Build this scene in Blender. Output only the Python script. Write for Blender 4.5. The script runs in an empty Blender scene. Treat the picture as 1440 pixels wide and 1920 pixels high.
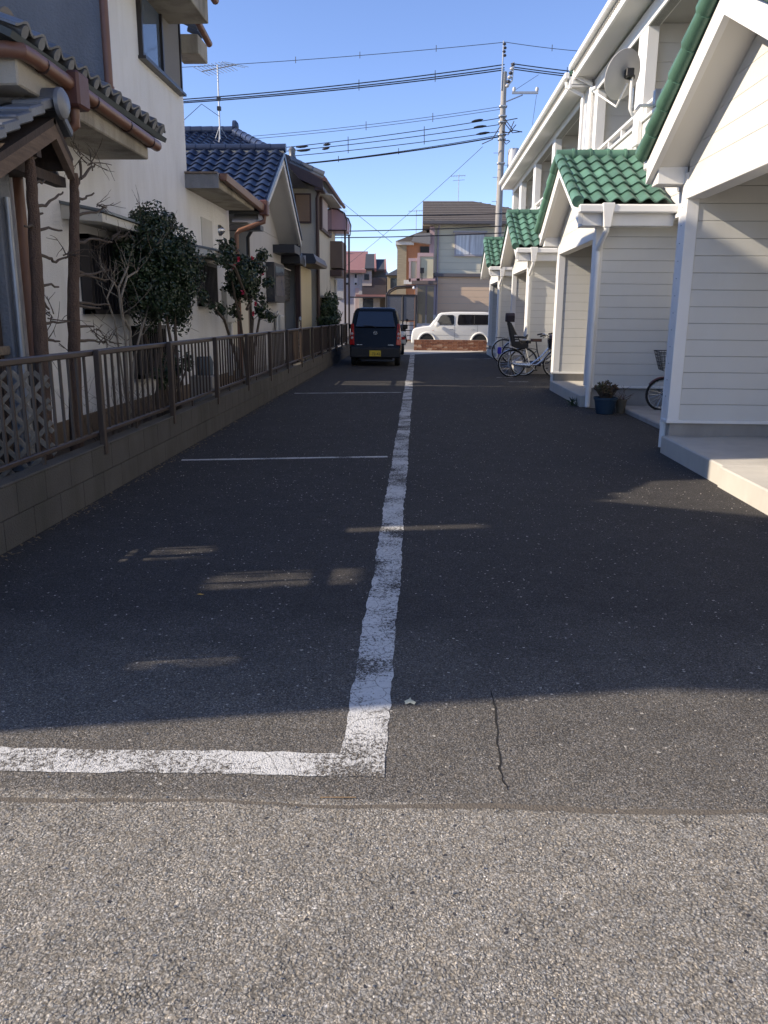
import bpy, bmesh, math, random
from mathutils import Vector, Matrix
random.seed(7)
R_ = math.radians
scene = bpy.context.scene
COL = scene.collection

# ---------------------------------------------------------------- camera, sky, sun
PXF, CX, CY, ROLL = 1500.0, 720.0, 960.0, R_(0.45)
CAMH, YAW, PITCH = 1.43, R_(-2.3026), R_(13.8023)
fwd = Vector((math.sin(YAW)*math.cos(PITCH), math.cos(YAW)*math.cos(PITCH), -math.sin(PITCH)))
rgt = Vector((math.cos(YAW), -math.sin(YAW), 0.0))
dwn = -(rgt.cross(fwd))
_c, _s = math.cos(ROLL), math.sin(ROLL)
camx = rgt*_c + dwn*_s*-1.0
camd = dwn*_c + rgt*_s
camx = rgt*_c - dwn*_s
cam = bpy.data.cameras.new('camera')
cam.sensor_fit = 'HORIZONTAL'; cam.sensor_width = 36.0; cam.lens = 36.0*PXF/1440.0
cam.clip_start = 0.05; cam.clip_end = 2000
camo = bpy.data.objects.new('camera', cam); COL.objects.link(camo)
mw = Matrix((( camx.x, -camd.x, -fwd.x, 0), (camx.y, -camd.y, -fwd.y, 0), (camx.z, -camd.z, -fwd.z, CAMH), (0, 0, 0, 1)))
camo.matrix_world = mw
scene.camera = camo
scene.render.resolution_x, scene.render.resolution_y = 768, 1024

def ray(px, py):
    dx, dy = px-CX, py-CY
    ux, uy = _c*dx+_s*dy, -_s*dx+_c*dy
    return rgt*ux + dwn*uy + fwd*PXF
def oX(px, py, X): d = ray(px, py); t = X/d.x; return Vector((X, d.y*t, CAMH+d.z*t))
def oY(px, py, Y): d = ray(px, py); t = Y/d.y; return Vector((d.x*t, Y, CAMH+d.z*t))
def oZ(px, py, Z=0.0): d = ray(px, py); t = (Z-CAMH)/d.z; return Vector((d.x*t, d.y*t, Z))

SUN_EL, SUN_AZ = R_(28.5), R_(11.0)      # light travels towards +X, turned SUN_AZ towards +Y
sd = Vector((math.cos(SUN_EL)*math.cos(SUN_AZ), math.cos(SUN_EL)*math.sin(SUN_AZ), -math.sin(SUN_EL)))
sl = bpy.data.lights.new('sun', 'SUN'); sl.energy = 4.35; sl.angle = R_(0.53); sl.color = (1.0, 0.87, 0.70)
so = bpy.data.objects.new('sun', sl); COL.objects.link(so)
so.rotation_euler = sd.to_track_quat('-Z', 'Y').to_euler()
so.location = (-20, -5, 30)
world = bpy.data.worlds.new('World'); scene.world = world; world.use_nodes = True
nt = world.node_tree
sky = nt.nodes.new('ShaderNodeTexSky'); sky.sky_type = 'NISHITA'; sky.sun_disc = False
sky.sun_elevation = SUN_EL
sky.sun_rotation = math.atan2(-sd.x, -sd.y)
sky.altitude = 0; sky.air_density = 0.85; sky.dust_density = 0.0; sky.ozone_density = 4.0
wb = nt.nodes.new('ShaderNodeMix'); wb.data_type = 'RGBA'; wb.blend_type = 'MULTIPLY'; wb.inputs[0].default_value = 1.0
wb.inputs[7].default_value = (1.06, .955, 1.06, 1)      # camera white balance
nt.links.new(sky.outputs[0], wb.inputs[6])
nt.links.new(wb.outputs[2], nt.nodes['Background'].inputs[0])
nt.nodes['Background'].inputs[1].default_value = 0.135
vs = scene.view_settings
vs.view_transform = 'Standard'; vs.look = 'None'; vs.gamma = 1.0; vs.exposure = 0.76; vs.use_curve_mapping = False

# ---------------------------------------------------------------- materials
MATS = {}
class NB:
    def __init__(s, name):
        s.m = bpy.data.materials.new(name); s.m.use_nodes = True
        s.t = s.m.node_tree; s.N = s.t.nodes; s.b = s.N['Principled BSDF']
    def n(s, typ, **kw):
        o = s.N.new(typ)
        for k, v in kw.items(): setattr(o, k, v)
        return o
    def l(s, a, b): s.t.links.new(a, b)
    def pos(s, obj=False):
        if obj: return s.n('ShaderNodeTexCoord').outputs['Object']
        return s.n('ShaderNodeNewGeometry').outputs['Position']
    def noise(s, v, scale, detail=3, rough=.55):
        o = s.n('ShaderNodeTexNoise'); o.inputs['Scale'].default_value = scale
        o.inputs['Detail'].default_value = detail; o.inputs['Roughness'].default_value = rough
        s.l(v, o.inputs['Vector']); return o.outputs['Fac']
    def vor(s, v, scale, feat='F1', rnd=1.0):
        o = s.n('ShaderNodeTexVoronoi'); o.feature = feat; o.inputs['Scale'].default_value = scale
        o.inputs['Randomness'].default_value = rnd
        s.l(v, o.inputs['Vector']); return o
    def ramp(s, f, *st):
        o = s.n('ShaderNodeValToRGB'); e = o.color_ramp.elements
        while len(e) < len(st): e.new(0.5)
        for i, (p, c) in enumerate(st):
            e[i].position = p; e[i].color = (c[0], c[1], c[2], 1) if isinstance(c, tuple) else (c, c, c, 1)
        s.l(f, o.inputs[0]); return o.outputs[0]
    def mix(s, f, a, b, typ='MIX'):
        o = s.n('ShaderNodeMix', data_type='RGBA', blend_type=typ)
        for sock, val in ((o.inputs[0], f), (o.inputs[6], a), (o.inputs[7], b)):
            if isinstance(val, (int, float)): sock.default_value = val
            elif isinstance(val, tuple): sock.default_value = (val[0], val[1], val[2], 1)
            else: s.l(val, sock)
        return o.outputs[2]
    def math(s, op, a, b=0.0):
        o = s.n('ShaderNodeMath', operation=op)
        for sock, val in ((o.inputs[0], a), (o.inputs[1], b)):
            if isinstance(val, (int, float)): sock.default_value = val
            else: s.l(val, sock)
        return o.outputs[0]
    def mapv(s, v, sc):
        o = s.n('ShaderNodeMapping'); o.inputs['Scale'].default_value = sc; s.l(v, o.inputs['Vector']); return o.outputs[0]
    def bump(s, h, strength, dist=.01, prev=None):
        o = s.n('ShaderNodeBump'); o.inputs['Strength'].default_value = strength; o.inputs['Distance'].default_value = dist
        s.l(h, o.inputs['Height'])
        if prev is not None: s.l(prev, o.inputs['Normal'])
        return o.outputs[0]

def M(name, col, rough=.6, var=.12, vs_=3.0, bump=0.0, bs=60.0, metal=0.0, grime=0.0, grain=None, rnd=0.0, spec=None, obj=False, bd=.01, gcol=None):
    """general procedural material: tone variation, stain streaks, fine relief"""
    if name in MATS: return MATS[name]
    k = NB(name); p = k.pos(obj); b = k.b
    f = k.noise(p, vs_, 4)
    lo = tuple(c*(1-var) for c in col); hi = tuple(min(1, c*(1+var)) for c in col)
    c = k.mix(f, lo, hi)
    if grain:
        g = k.noise(k.mapv(p, grain), 1.0, 4, .65)
        c = k.mix(k.ramp(g, (.3, 0.0), (.75, 1.0)), tuple(x*.55 for x in col), c)
    if grime:
        g = k.noise(k.mapv(p, (2.2, 2.2, .55)), 1.3, 5, .62)
        gf = k.math('MULTIPLY', k.ramp(g, (.45, 0.0), (.72, 1.0)), grime)
        c = k.mix(gf, c, gcol or tuple(x*.42 for x in col))
    if rnd:
        r = k.n('ShaderNodeObjectInfo').outputs['Random']
        r2 = k.math('ADD', k.math('MULTIPLY', r, 2*rnd), 1-rnd)
        o = k.n('ShaderNodeMix', data_type='RGBA', blend_type='MULTIPLY'); o.inputs[0].default_value = 1
        k.l(c, o.inputs[6]); k.l(r2, o.inputs[7]); c = o.outputs[2]
    k.l(c, b.inputs['Base Color'])
    rr = k.math('ADD', k.math('MULTIPLY', k.noise(p, vs_*4, 3), .18), rough-.09)
    k.l(rr, b.inputs['Roughness'])
    b.inputs['Metallic'].default_value = metal
    if spec is not None: b.inputs['Specular IOR Level'].default_value = spec
    if bump:
        k.l(k.bump(k.noise(p, bs, 3), bump, bd), b.inputs['Normal'])
    MATS[name] = k.m; return k.m

def asphalt(name, paint=None):
    if name in MATS: return MATS[name]
    k = NB(name); p = k.pos(); b = k.b
    sep = k.n('ShaderNodeSeparateXYZ'); k.l(p, sep.inputs[0])
    warp = k.n('ShaderNodeTexNoise'); warp.inputs['Scale'].default_value = 70; warp.inputs['Detail'].default_value = 3
    k.l(p, warp.inputs['Vector'])
    wv = k.n('ShaderNodeVectorMath', operation='SCALE'); wv.inputs[3].default_value = .013; k.l(warp.outputs['Color'], wv.inputs[0])
    wp = k.n('ShaderNodeVectorMath', operation='ADD'); k.l(p, wp.inputs[0]); k.l(wv.outputs[0], wp.inputs[1])
    def sepc(v): o = k.n('ShaderNodeSeparateColor'); k.l(v.outputs['Color'], o.inputs[0]); return o.outputs
    def mul(a, c_):
        o = k.n('ShaderNodeMix', data_type='RGBA', blend_type='MULTIPLY'); o.inputs[0].default_value = 1
        k.l(a, o.inputs[6]); k.l(c_, o.inputs[7]); return o.outputs[2]
    v1 = k.vor(wp.outputs[0], 128); v2 = k.vor(wp.outputs[0], 290); v3 = k.vor(wp.outputs[0], 58); v4 = k.vor(wp.outputs[0], 170)
    s1, s2, s3, s4 = sepc(v1), sepc(v2), sepc(v3), sepc(v4)
    big = k.noise(p, .8, 5, .6); mid = k.noise(p, 5, 5, .65)
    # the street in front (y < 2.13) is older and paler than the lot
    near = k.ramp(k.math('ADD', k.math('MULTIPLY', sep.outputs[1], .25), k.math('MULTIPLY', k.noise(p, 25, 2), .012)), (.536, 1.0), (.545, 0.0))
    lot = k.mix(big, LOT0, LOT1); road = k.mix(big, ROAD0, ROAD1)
    # sunlit brightness painted in: lot paler near the street, fading over a few metres
    sunlift = k.ramp(k.math('ADD', k.math('MULTIPLY', sep.outputs[1], .1), k.math('MULTIPLY', k.noise(p, 1.7, 4, .6), .12)), (.27, 1.0), (.44, 0.0))
    lot = k.mix(k.math('MULTIPLY', sunlift, .82), lot, (.235, .217, .188))
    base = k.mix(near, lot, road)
    # ravelled patches where coarse stones stand out of the fine matrix
    ravel = k.ramp(k.math('ADD', k.math('MULTIPLY', k.noise(p, 2.6, 5, .7), .75), k.math('MULTIPLY', k.noise(p, 16, 3, .6), .30)), (.47, 0.0), (.66, 1.0))
    ravel = k.math('MULTIPLY', ravel, k.math('ADD', .35, k.math('MULTIPLY', near, .65)))
    fine = mul(k.ramp(s2[0], (0, .62), (.5, .98), (.9, 1.25), (1, 1.9)), k.ramp(s4[0], (0, .70), (.6, 1.0), (.94, 1.35), (1, 2.0)))
    gapf = k.ramp(v4.outputs['Distance'], (.34, 1.0), (.68, .45))
    coarse = k.ramp(s1[0], (0, .62), (.4, .88), (.75, 1.1), (.93, 1.45), (1, 1.9))
    gapc = k.ramp(v1.outputs['Distance'], (.32, 1.0), (.60, .34))
    tone = k.mix(ravel, mul(fine, gapf), mul(coarse, gapc))
    c = mul(mul(base, tone), k.ramp(mid, (.25, .85), (.75, 1.17)))
    tint = k.mix(s1[2], (1.06, 1.0, .92), (.95, .99, 1.06)); c = mul(c, tint)
    # sparse pale and dark stones of uneven size
    r3 = k.math('ADD', .12, k.math('MULTIPLY', s3[1], .26))
    inside = k.math('LESS_THAN', v3.outputs['Distance'], r3)
    pale = k.math('MULTIPLY', k.math('GREATER_THAN', s3[0], .955), inside)
    dark = k.math('MULTIPLY', k.math('LESS_THAN', s3[0], .04), inside)
    c = k.mix(pale, c, k.mix(s3[2], (.30, .27, .22), (.58, .55, .49)))
    c = k.mix(dark, c, (.05, .05, .055))
    hf = k.math('MULTIPLY', k.math('SUBTRACT', 1.0, v4.outputs['Distance']), .62)
    hc = k.math('ADD', k.math('MULTIPLY', k.math('SUBTRACT', 1.0, v1.outputs['Distance']), 1.1), k.math('MULTIPLY', s1[1], .75))
    hm = k.n('ShaderNodeMix', data_type='FLOAT'); k.l(ravel, hm.inputs[0]); k.l(hf, hm.inputs[2]); k.l(hc, hm.inputs[3])
    h = k.math('ADD', hm.outputs[0], k.math('MULTIPLY', k.math('ADD', pale, dark), .45))
    h = k.math('ADD', h, k.math('MULTIPLY', k.noise(p, 9, 4, .6), .6))
    nrm = k.bump(h, .85, .0055)
    if paint:
        # thin, crazed traffic paint: worn through on the stone tops
        wear = k.math('ADD', k.math('MULTIPLY', k.noise(p, 55, 5, .7), .62), k.math('MULTIPLY', k.noise(p, 3.0, 4, .6), .55))
        wear = k.math('ADD', wear, k.math('MULTIPLY', v4.outputs['Distance'], .16))
        cr = k.vor(wp.outputs[0], 9, 'DISTANCE_TO_EDGE')
        crack = k.ramp(cr.outputs['Distance'], (.0, 1.0), (.02, 0.0))
        fac = k.ramp(wear, (paint-.05, 1.0), (paint+.05, 0.0))
        fac = k.math('MULTIPLY', fac, k.math('SUBTRACT', 1.0, k.math('MULTIPLY', crack, .8)))
        pc = k.mix(k.noise(p, 30, 4), (.48, .475, .45), (.70, .69, .66))
        c = k.mix(fac, c, pc)
    k.l(c, b.inputs['Base Color']); b.inputs['Roughness'].default_value = .9
    b.inputs['Specular IOR Level'].default_value = .25
    k.l(nrm, b.inputs['Normal'])
    MATS[name] = k.m; return k.m
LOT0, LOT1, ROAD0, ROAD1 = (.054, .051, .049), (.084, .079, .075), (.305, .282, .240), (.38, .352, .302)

def glass(name, col=(.03, .035, .04), rough=.06):
    if name in MATS: return MATS[name]
    k = NB(name)
    k.b.inputs['Base Color'].default_value = (*col, 1); k.b.inputs['Roughness'].default_value = rough
    k.b.inputs['Specular IOR Level'].default_value = .8
    k.l(k.bump(k.noise(k.pos(), 1.4, 2), .05, .1), k.b.inputs['Normal'])
    MATS[name] = k.m; return k.m

def foliage(name, c1, c2, rough=.42):
    if name in MATS: return MATS[name]
    k = NB(name); p = k.pos()
    f = k.math('ADD', k.math('MULTIPLY', k.noise(p, 5, 3), .6), k.math('MULTIPLY', k.noise(p, 45, 2), .4))
    k.l(k.mix(k.ramp(f, (.35, 0.0), (.65, 1.0)), c1, c2), k.b.inputs['Base Color'])
    k.b.inputs['Roughness'].default_value = rough
    k.b.inputs['Subsurface Weight'].default_value = 0
    MATS[name] = k.m; return k.m

def emit_lamp(name, col):
    return M(name, col, .25, .05)

SIDING = M('siding_cream', (.655, .645, .60), .62, .05, 1.2, .5, 190, grime=.16, gcol=(.50, .48, .43), bd=.004)
SIDEDGE = M('siding_groove', (.36, .355, .33), .8, .05)
WHITE = M('white_trim', (.80, .79, .76), .42, .05, 1.5, .06, 40, grime=.08)
SOFFIT = M('soffit_white', (.70, .68, .64), .6, .05, 1.5)
CONC = M('concrete_grey', (.34, .32, .29), .85, .16, 5, .35, 90, grime=.35)
STEPC = M('concrete_step', (.50, .47, .41), .85, .10, 6, .3, 120, grime=.2)
GREEN = M('green_glazed_tile', (.095, .20, .140), .52, .25, 3.5, .2, 60, rnd=.24, grime=.45, obj=False)
BLUE = M('blue_glazed_tile', (.030, .043, .082), .34, .15, 2.5, .12, 60, rnd=.22, grime=.15)
KAWARA = M('grey_kawara_tile', (.16, .165, .175), .38, .25, 6, .2, 60, rnd=.25, grime=.45, metal=.15)
STUCCO = M('stucco_offwhite', (.82, .805, .775), .9, .07, 1.2, .8, 55, grime=.32, gcol=(.56, .52, .45), bd=.012)
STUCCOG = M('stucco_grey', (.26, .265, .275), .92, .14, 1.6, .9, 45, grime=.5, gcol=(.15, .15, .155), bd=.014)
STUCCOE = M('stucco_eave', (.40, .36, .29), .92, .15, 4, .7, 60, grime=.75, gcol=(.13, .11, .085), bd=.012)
GUTTER = M('brown_gutter', (.20, .095, .060), .38, .16, 7, .05, 30, grime=.3)
FENCE = M('brown_aluminium', (.066, .046, .034), .40, .14, 5, .05, 60, grime=.3, spec=.45)
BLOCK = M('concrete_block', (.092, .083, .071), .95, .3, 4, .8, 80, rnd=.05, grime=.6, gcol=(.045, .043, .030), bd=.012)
MORTAR = M('mortar', (.07, .063, .055), .95, .15, 9, .5, 80)
BARK = M('bark', (.20, .125, .085), .92, .3, 8, 1.0, 90, grain=(70, 70, 4), bd=.03)
TWIG = M('twig_bark', (.10, .075, .055), .9, .25, 14, .4, 80)
TWIGP = M('pale_twig_bark', (.25, .215, .17), .9, .25, 14, .4, 80)
WOOD = M('weathered_wood', (.20, .135, .09), .85, .2, 8, .4, 60, grain=(3, 3, 40))
WOODD = M('dark_wood', (.075, .05, .036), .8, .2, 8, .3, 60, grain=(30, 30, 3))
SOIL = M('garden_soil', (.085, .066, .048), .97, .35, 9, 1.0, 45, bd=.03)
PLINTH = M('brown_plinth', (.19, .135, .085), .9, .15, 5, .5, 60, grime=.3)
DARKMETAL = M('dark_bronze_metal', (.028, .024, .024), .38, .12, 6, spec=.5)
BLACK = M('black_plastic', (.014, .014, .015), .5, .2, 9)
RUBBER = M('tyre_rubber', (.016, .016, .016), .85, .2, 20)
SILVER = M('silver_metal', (.62, .63, .65), .28, .08, 9, metal=.85)
GALV = M('galvanised_steel', (.42, .43, .44), .45, .15, 9, metal=.6)
GLASS = glass('window_glass')
GLASSB = glass('window_glass_sky', (.10, .13, .18), .04)
CURTAIN = M('curtain_white', (.62, .62, .62), .9, .1, 4, grain=(26, 26, 1.5))
# ---------------------------------------------------------------- geometry helpers
W = {}
def root(o):  # world offset of an object's own frame
    return W.get(o.name, Vector((0, 0, 0))) if o is not None else Vector((0, 0, 0))
def thing(name, label, cat, loc=(0, 0, 0), group=None, local=False, rz=0.0):
    o = bpy.data.objects.new(name, None); COL.objects.link(o)
    o.empty_display_size = .2
    o.location = loc; o.rotation_euler = (0, 0, rz)
    o['label'] = label; o['category'] = cat
    if group: o['group'] = group
    W[o.name] = Vector((0, 0, 0)) if local else Vector(loc)
    return o
def tag(o, label, cat, group=None):
    o['label'] = label; o['category'] = cat
    if group: o['group'] = group
    return o
def kind(o, k): o['kind'] = k; return o
def link(name, me, parent, wloc):
    o = bpy.data.objects.new(name, me); COL.objects.link(o)
    wl = Vector(wloc)
    if parent is not None: o.parent = parent
    o.location = wl - root(parent); W[o.name] = wl
    return o
CACHE = {}
class MB:
    def __init__(s): s.v = []; s.f = []
    def add(s, vs, fs):
        n = len(s.v); s.v += [tuple(v) for v in vs]; s.f += [tuple(i+n for i in f) for f in fs]; return s
    def hexa(s, p):  # p: 4 bottom ccw + 4 top
        return s.add(p, [(3, 2, 1, 0), (4, 5, 6, 7), (0, 1, 5, 4), (1, 2, 6, 5), (2, 3, 7, 6), (3, 0, 4, 7)])
    def box(s, x0, x1, y0, y1, z0, z1):
        return s.hexa([(x0, y0, z0), (x1, y0, z0), (x1, y1, z0), (x0, y1, z0), (x0, y0, z1), (x1, y0, z1), (x1, y1, z1), (x0, y1, z1)])
    def prism(s, poly, axis, a, b):  # poly in the two other axes (x:(y,z) y:(x,z) z:(x,y))
        def pt(q, t): return {'x': (t, q[0], q[1]), 'y': (q[0], t, q[1]), 'z': (q[0], q[1], t)}[axis]
        n = len(poly)
        return s.add([pt(q, a) for q in poly]+[pt(q, b) for q in poly],
                     [tuple(range(n-1, -1, -1)), tuple(range(n, 2*n))]+[(i, (i+1) % n, n+(i+1) % n, n+i) for i in range(n)])
    def slab(s, a, b, c, d, t):  # quad a,b,c,d thickened by t along -normal
        a, b, c, d = map(Vector, (a, b, c, d)); nrm = (b-a).cross(d-a).normalized()*-t
        return s.hexa([a+nrm, b+nrm, c+nrm, d+nrm, a, b, c, d])
    def tube(s, pts, r, n=8, cap=True):
        pts = [Vector(p) for p in pts]; m = len(pts)
        rs = r if isinstance(r, (list, tuple)) else [r]*m
        base = len(s.v); up = None
        for i, p in enumerate(pts):
            d = (pts[min(i+1, m-1)]-pts[max(i-1, 0)])
            if d.length < 1e-9: d = Vector((0, 0, 1))
            d.normalize()
            if up is None: up = Vector((0, 0, 1)) if abs(d.z) < .9 else Vector((1, 0, 0))
            u = (up-d*up.dot(d))
            if u.length < 1e-6: u = d.orthogonal()
            u.normalize(); w = d.cross(u); up = u
            for k in range(n):
                a = 2*math.pi*k/n; s.v.append(tuple(p+(u*math.cos(a)+w*math.sin(a))*rs[i]))
        for i in range(m-1):
            for k in range(n):
                q = base+i*n; s.f.append((q+k, q+(k+1) % n, q+n+(k+1) % n, q+n+k))
        if cap:
            s.f.append(tuple(base+k for k in range(n-1, -1, -1))); s.f.append(tuple(base+(m-1)*n+k for k in range(n)))
        return s
    def lathe(s, prof, c=(0, 0, 0), n=20, axis='z'):
        base = len(s.v); c = Vector(c)
        for (r, h) in prof:
            for k in range(n):
                a = 2*math.pi*k/n; x, y = r*math.cos(a), r*math.sin(a)
                s.v.append(tuple(c+Vector({'z': (x, y, h), 'x': (h, x, y), 'y': (x, h, y)}[axis])))
        for i in range(len(prof)-1):
            for k in range(n):
                q = base+i*n; s.f.append((q+k, q+(k+1) % n, q+n+(k+1) % n, q+n+k))
        if prof[0][0] > 1e-4: s.f.append(tuple(base+k for k in range(n-1, -1, -1)))
        if prof[-1][0] > 1e-4: s.f.append(tuple(base+(len(prof)-1)*n+k for k in range(n)))
        return s
    def loft(s, rings):
        n = len(rings[0]); base = len(s.v)
        for r in rings: s.v += [tuple(p) for p in r]
        for i in range(len(rings)-1):
            for k in range(n):
                q = base+i*n; s.f.append((q+k, q+(k+1) % n, q+n+(k+1) % n, q+n+k))
        s.f.append(tuple(base+k for k in range(n-1, -1, -1))); s.f.append(tuple(base+(len(rings)-1)*n+k for k in range(n)))
        return s
    def mesh(s, name, mat, smooth=False, bev=0.0, ctr=None, seg=1, autos=None):
        if ctr is None:
            xs, ys, zs = zip(*s.v); ctr = Vector(((min(xs)+max(xs))/2, (min(ys)+max(ys))/2, (min(zs)+max(zs))/2))
        me = bpy.data.meshes.new(name)
        me.from_pydata([tuple(Vector(v)-ctr) for v in s.v], [], s.f)
        bm = bmesh.new(); bm.from_mesh(me)
        bmesh.ops.recalc_face_normals(bm, faces=bm.faces)
        if bev:
            es = [e for e in bm.edges if len(e.link_faces) == 2 and e.calc_face_angle(0) > .5]
            bmesh.ops.bevel(bm, geom=es, offset=bev, segments=seg, affect='EDGES', profile=.5)
        bm.to_mesh(me); bm.free()
        if smooth:
            me.polygons.foreach_set('use_smooth', [True]*len(me.polygons))
            if autos is not None and hasattr(me, 'set_sharp_from_angle'): me.set_sharp_from_angle(angle=autos)
        if mat: me.materials.append(mat)
        return me, ctr
    def build(s, name, mat, parent=None, smooth=False, bev=0.0, seg=1, autos=R_(40), origin=None):
        me, c = s.mesh(name, mat, smooth, bev, origin, seg, autos)
        return link(name, me, parent, c)
def pbox(name, x0, x1, y0, y1, z0, z1, mat, parent=None, bev=0.0):
    key = (round(x1-x0, 3), round(y1-y0, 3), round(z1-z0, 3), mat.name, bev)
    if key not in CACHE:
        a, b, c = (x1-x0)/2, (y1-y0)/2, (z1-z0)/2
        CACHE[key] = MB().box(-a, a, -b, b, -c, c).mesh(name, mat, bev=bev, ctr=Vector((0, 0, 0)))[0]
    return link(name, CACHE[key], parent, ((x0+x1)/2, (y0+y1)/2, (z0+z1)/2))
def ptube(name, pts, r, mat, parent=None, n=8, smooth=True):
    return MB().tube(pts, r, n).build(name, mat, parent, smooth=smooth)
def structure(o): o['kind'] = 'structure'; return o

def boards(parent, axis, pos, out, a0, a1, z0, z1, pitch=.175, t=.014, gap=.0045, clip=None, mat=None, name='siding_board'):
    """siding boards on the plane axis=pos, standing proud towards sign `out`; clip(zmid)->(a0,a1)"""
    n = max(1, round((z1-z0)/pitch)); h = (z1-z0)/n
    for i in range(n):
        zb, zt = z0+i*h, z0+(i+1)*h-gap
        p0, p1 = sorted((pos, pos+out*t))
        if clip is None:
            if axis == 'y': pbox(name, a0, a1, p0, p1, zb, zt, mat or SIDING, parent, .003)
            else: pbox(name, p0, p1, a0, a1, zb, zt, mat or SIDING, parent, .003)
        else:
            b0, b1 = clip(zb); t0, t1 = clip(zt)
            if b1-b0 < .03: continue
            if t1 < t0: t0 = t1 = (b0+b1)/2
            MB().prism([(b0, zb), (b1, zb), (t1, zt), (t0, zt)], 'x' if axis == 'x' else 'y', p0, p1).build(name, mat or SIDING, parent)

def leafmass(pts_fn, n, size, rnd=random, fold=.25):
    """n small folded leaves; pts_fn() -> (pos, outward normal)"""
    m = MB()
    for _ in range(n):
        p, o = pts_fn()
        d = Vector((rnd.gauss(0, 1), rnd.gauss(0, 1), rnd.gauss(0, 1)))
        nn = (o*1.2+d.normalized()*.9).normalized()
        u = nn.orthogonal().normalized()
        u = Matrix.Rotation(rnd.uniform(0, 6.28), 3, nn) @ u
        w = nn.cross(u); s_ = size*rnd.uniform(.65, 1.3)
        a = p-u*s_*.5; c = p+u*s_*.5
        b = p+w*s_*.28+nn*s_*fold*.3; e = p-w*s_*.28+nn*s_*fold*.3
        m.add([a, b, c, e], [(0, 1, 2), (0, 2, 3)])
    return m

# one S-shaped roof tile: u across (0..w), v down the slope (0..l), local z up
def tile_mesh(key, w, l, amp, thick, mat, n=8, s_shape=True, tilt=.034):
    k = ('tile', key)
    if k in CACHE: return CACHE[k]
    m = MB(); prof = []
    for i in range(n+1):
        u = i/n
        if s_shape == 'flat': z = amp*(math.sin(2*math.pi*(u-.05))*.5)
        else: z = amp*(.5-.5*math.cos(2*math.pi*u)) if u < 1 else 0
        prof.append((u*w, z))
    vs = []
    for (v, dz) in ((0, 0.0), (l, tilt)):
        for (x, z) in prof: vs.append((x, v, z+dz))
    for (v, dz) in ((0, 0.0), (l, tilt)):
        for (x, z) in prof: vs.append((x, v, z+dz-thick))
    q = n+1; fs = []
    for i in range(n):
        fs += [(i, i+1, q+i+1, q+i), (2*q+i+1, 2*q+i, 3*q+i, 3*q+i+1), (q+i, q+i+1, 3*q+i+1, 3*q+i), (i+1, i, 2*q+i, 2*q+i+1)]
    fs += [(0, q, 3*q, 2*q), (n, 2*q+n, 3*q+n, q+n)]
    m.add(vs, fs)
    me = m.mesh('roof_tile', mat, True, 0, Vector((0, 0, 0)), autos=R_(50))[0]
    CACHE[k] = me; return me
def lay_tiles(parent, key, origin, udir, vdir, cols, rows, w, l, amp, mat, step=None, thick=.02, s_shape=True, name='roof_tile', skip=None, joined=False, n=8):
    """origin = top corner at the ridge, rows run down vdir"""
    me = tile_mesh(key, w*1.03, l*1.07, amp, thick, mat, n, s_shape)
    u = Vector(udir).normalized(); v = Vector(vdir).normalized(); nn = u.cross(v)
    if nn.z < 0: nn = -nn
    rot = Matrix((u, v, nn)).transposed()
    big = MB()
    for r in range(rows):
        for c in range(cols):
            if skip and skip(r, c): continue
            p = Vector(origin)+u*(c*w)+v*(r*l)+nn*random.uniform(0, .004)
            if joined:
                big.add([p+rot @ x.co for x in me.vertices], [tuple(q.vertices) for q in me.polygons])
            else:
                o = link(name, me, parent, p); o.rotation_euler = rot.to_euler()
                if rot.determinant() < 0:
                    o.rotation_euler = Matrix((-u, v, nn)).transposed().to_euler(); o.location = o.location+u*w*1.03
    if joined:
        o = big.build(name, mat, parent, smooth=True); o['kind'] = 'stuff'
# ================================================================ ground
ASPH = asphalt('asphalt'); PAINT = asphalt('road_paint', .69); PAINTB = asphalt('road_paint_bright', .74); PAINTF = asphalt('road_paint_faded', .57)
def sheet(name, poly, z, mat, parent=None):
    m = MB(); m.add([(x, y, z) for x, y in poly], [tuple(range(len(poly)))])
    return m.build(name, mat, parent)
g = structure(sheet('ground', [(-400, -60), (400, -60), (400, 900), (-400, 900)], -.12, M('far_ground', (.16, .145, .125), .95, .2, .6, .3, 20)))
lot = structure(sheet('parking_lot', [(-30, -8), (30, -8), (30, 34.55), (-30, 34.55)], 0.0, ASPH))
street = structure(sheet('street', [(-60, 34.9), (60, 34.9), (60, 46), (-60, 46)], -.03, M('street_asphalt', (.20, .185, .165), .9, .15, 2, .3, 70)))
gut = structure(sheet('street_gutter', [(-60, 34.545), (60, 34.545), (60, 35.2), (-60, 35.2)], .006, M('gutter_concrete', (.48, .45, .39), .85, .12, 4, .25, 60)))
apron = structure(sheet('pale_apron', [(-2.45, 30.3), (-.75, 30.2), (.4, 31.6), (2.7, 34.0), (2.75, 34.56), (-2.45, 34.56)], .004, M('apron_pale', (.42, .39, .34), .88, .15, 3, .25, 70)))  # paler ground sheet with a slanting front edge
soil = structure(MB().prism([(-3.75, -.05), (-2.62, -.05), (-2.62, .16), (-3.75, .13)], 'y', 2.4, 34).build('garden_soil', SOIL))
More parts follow.
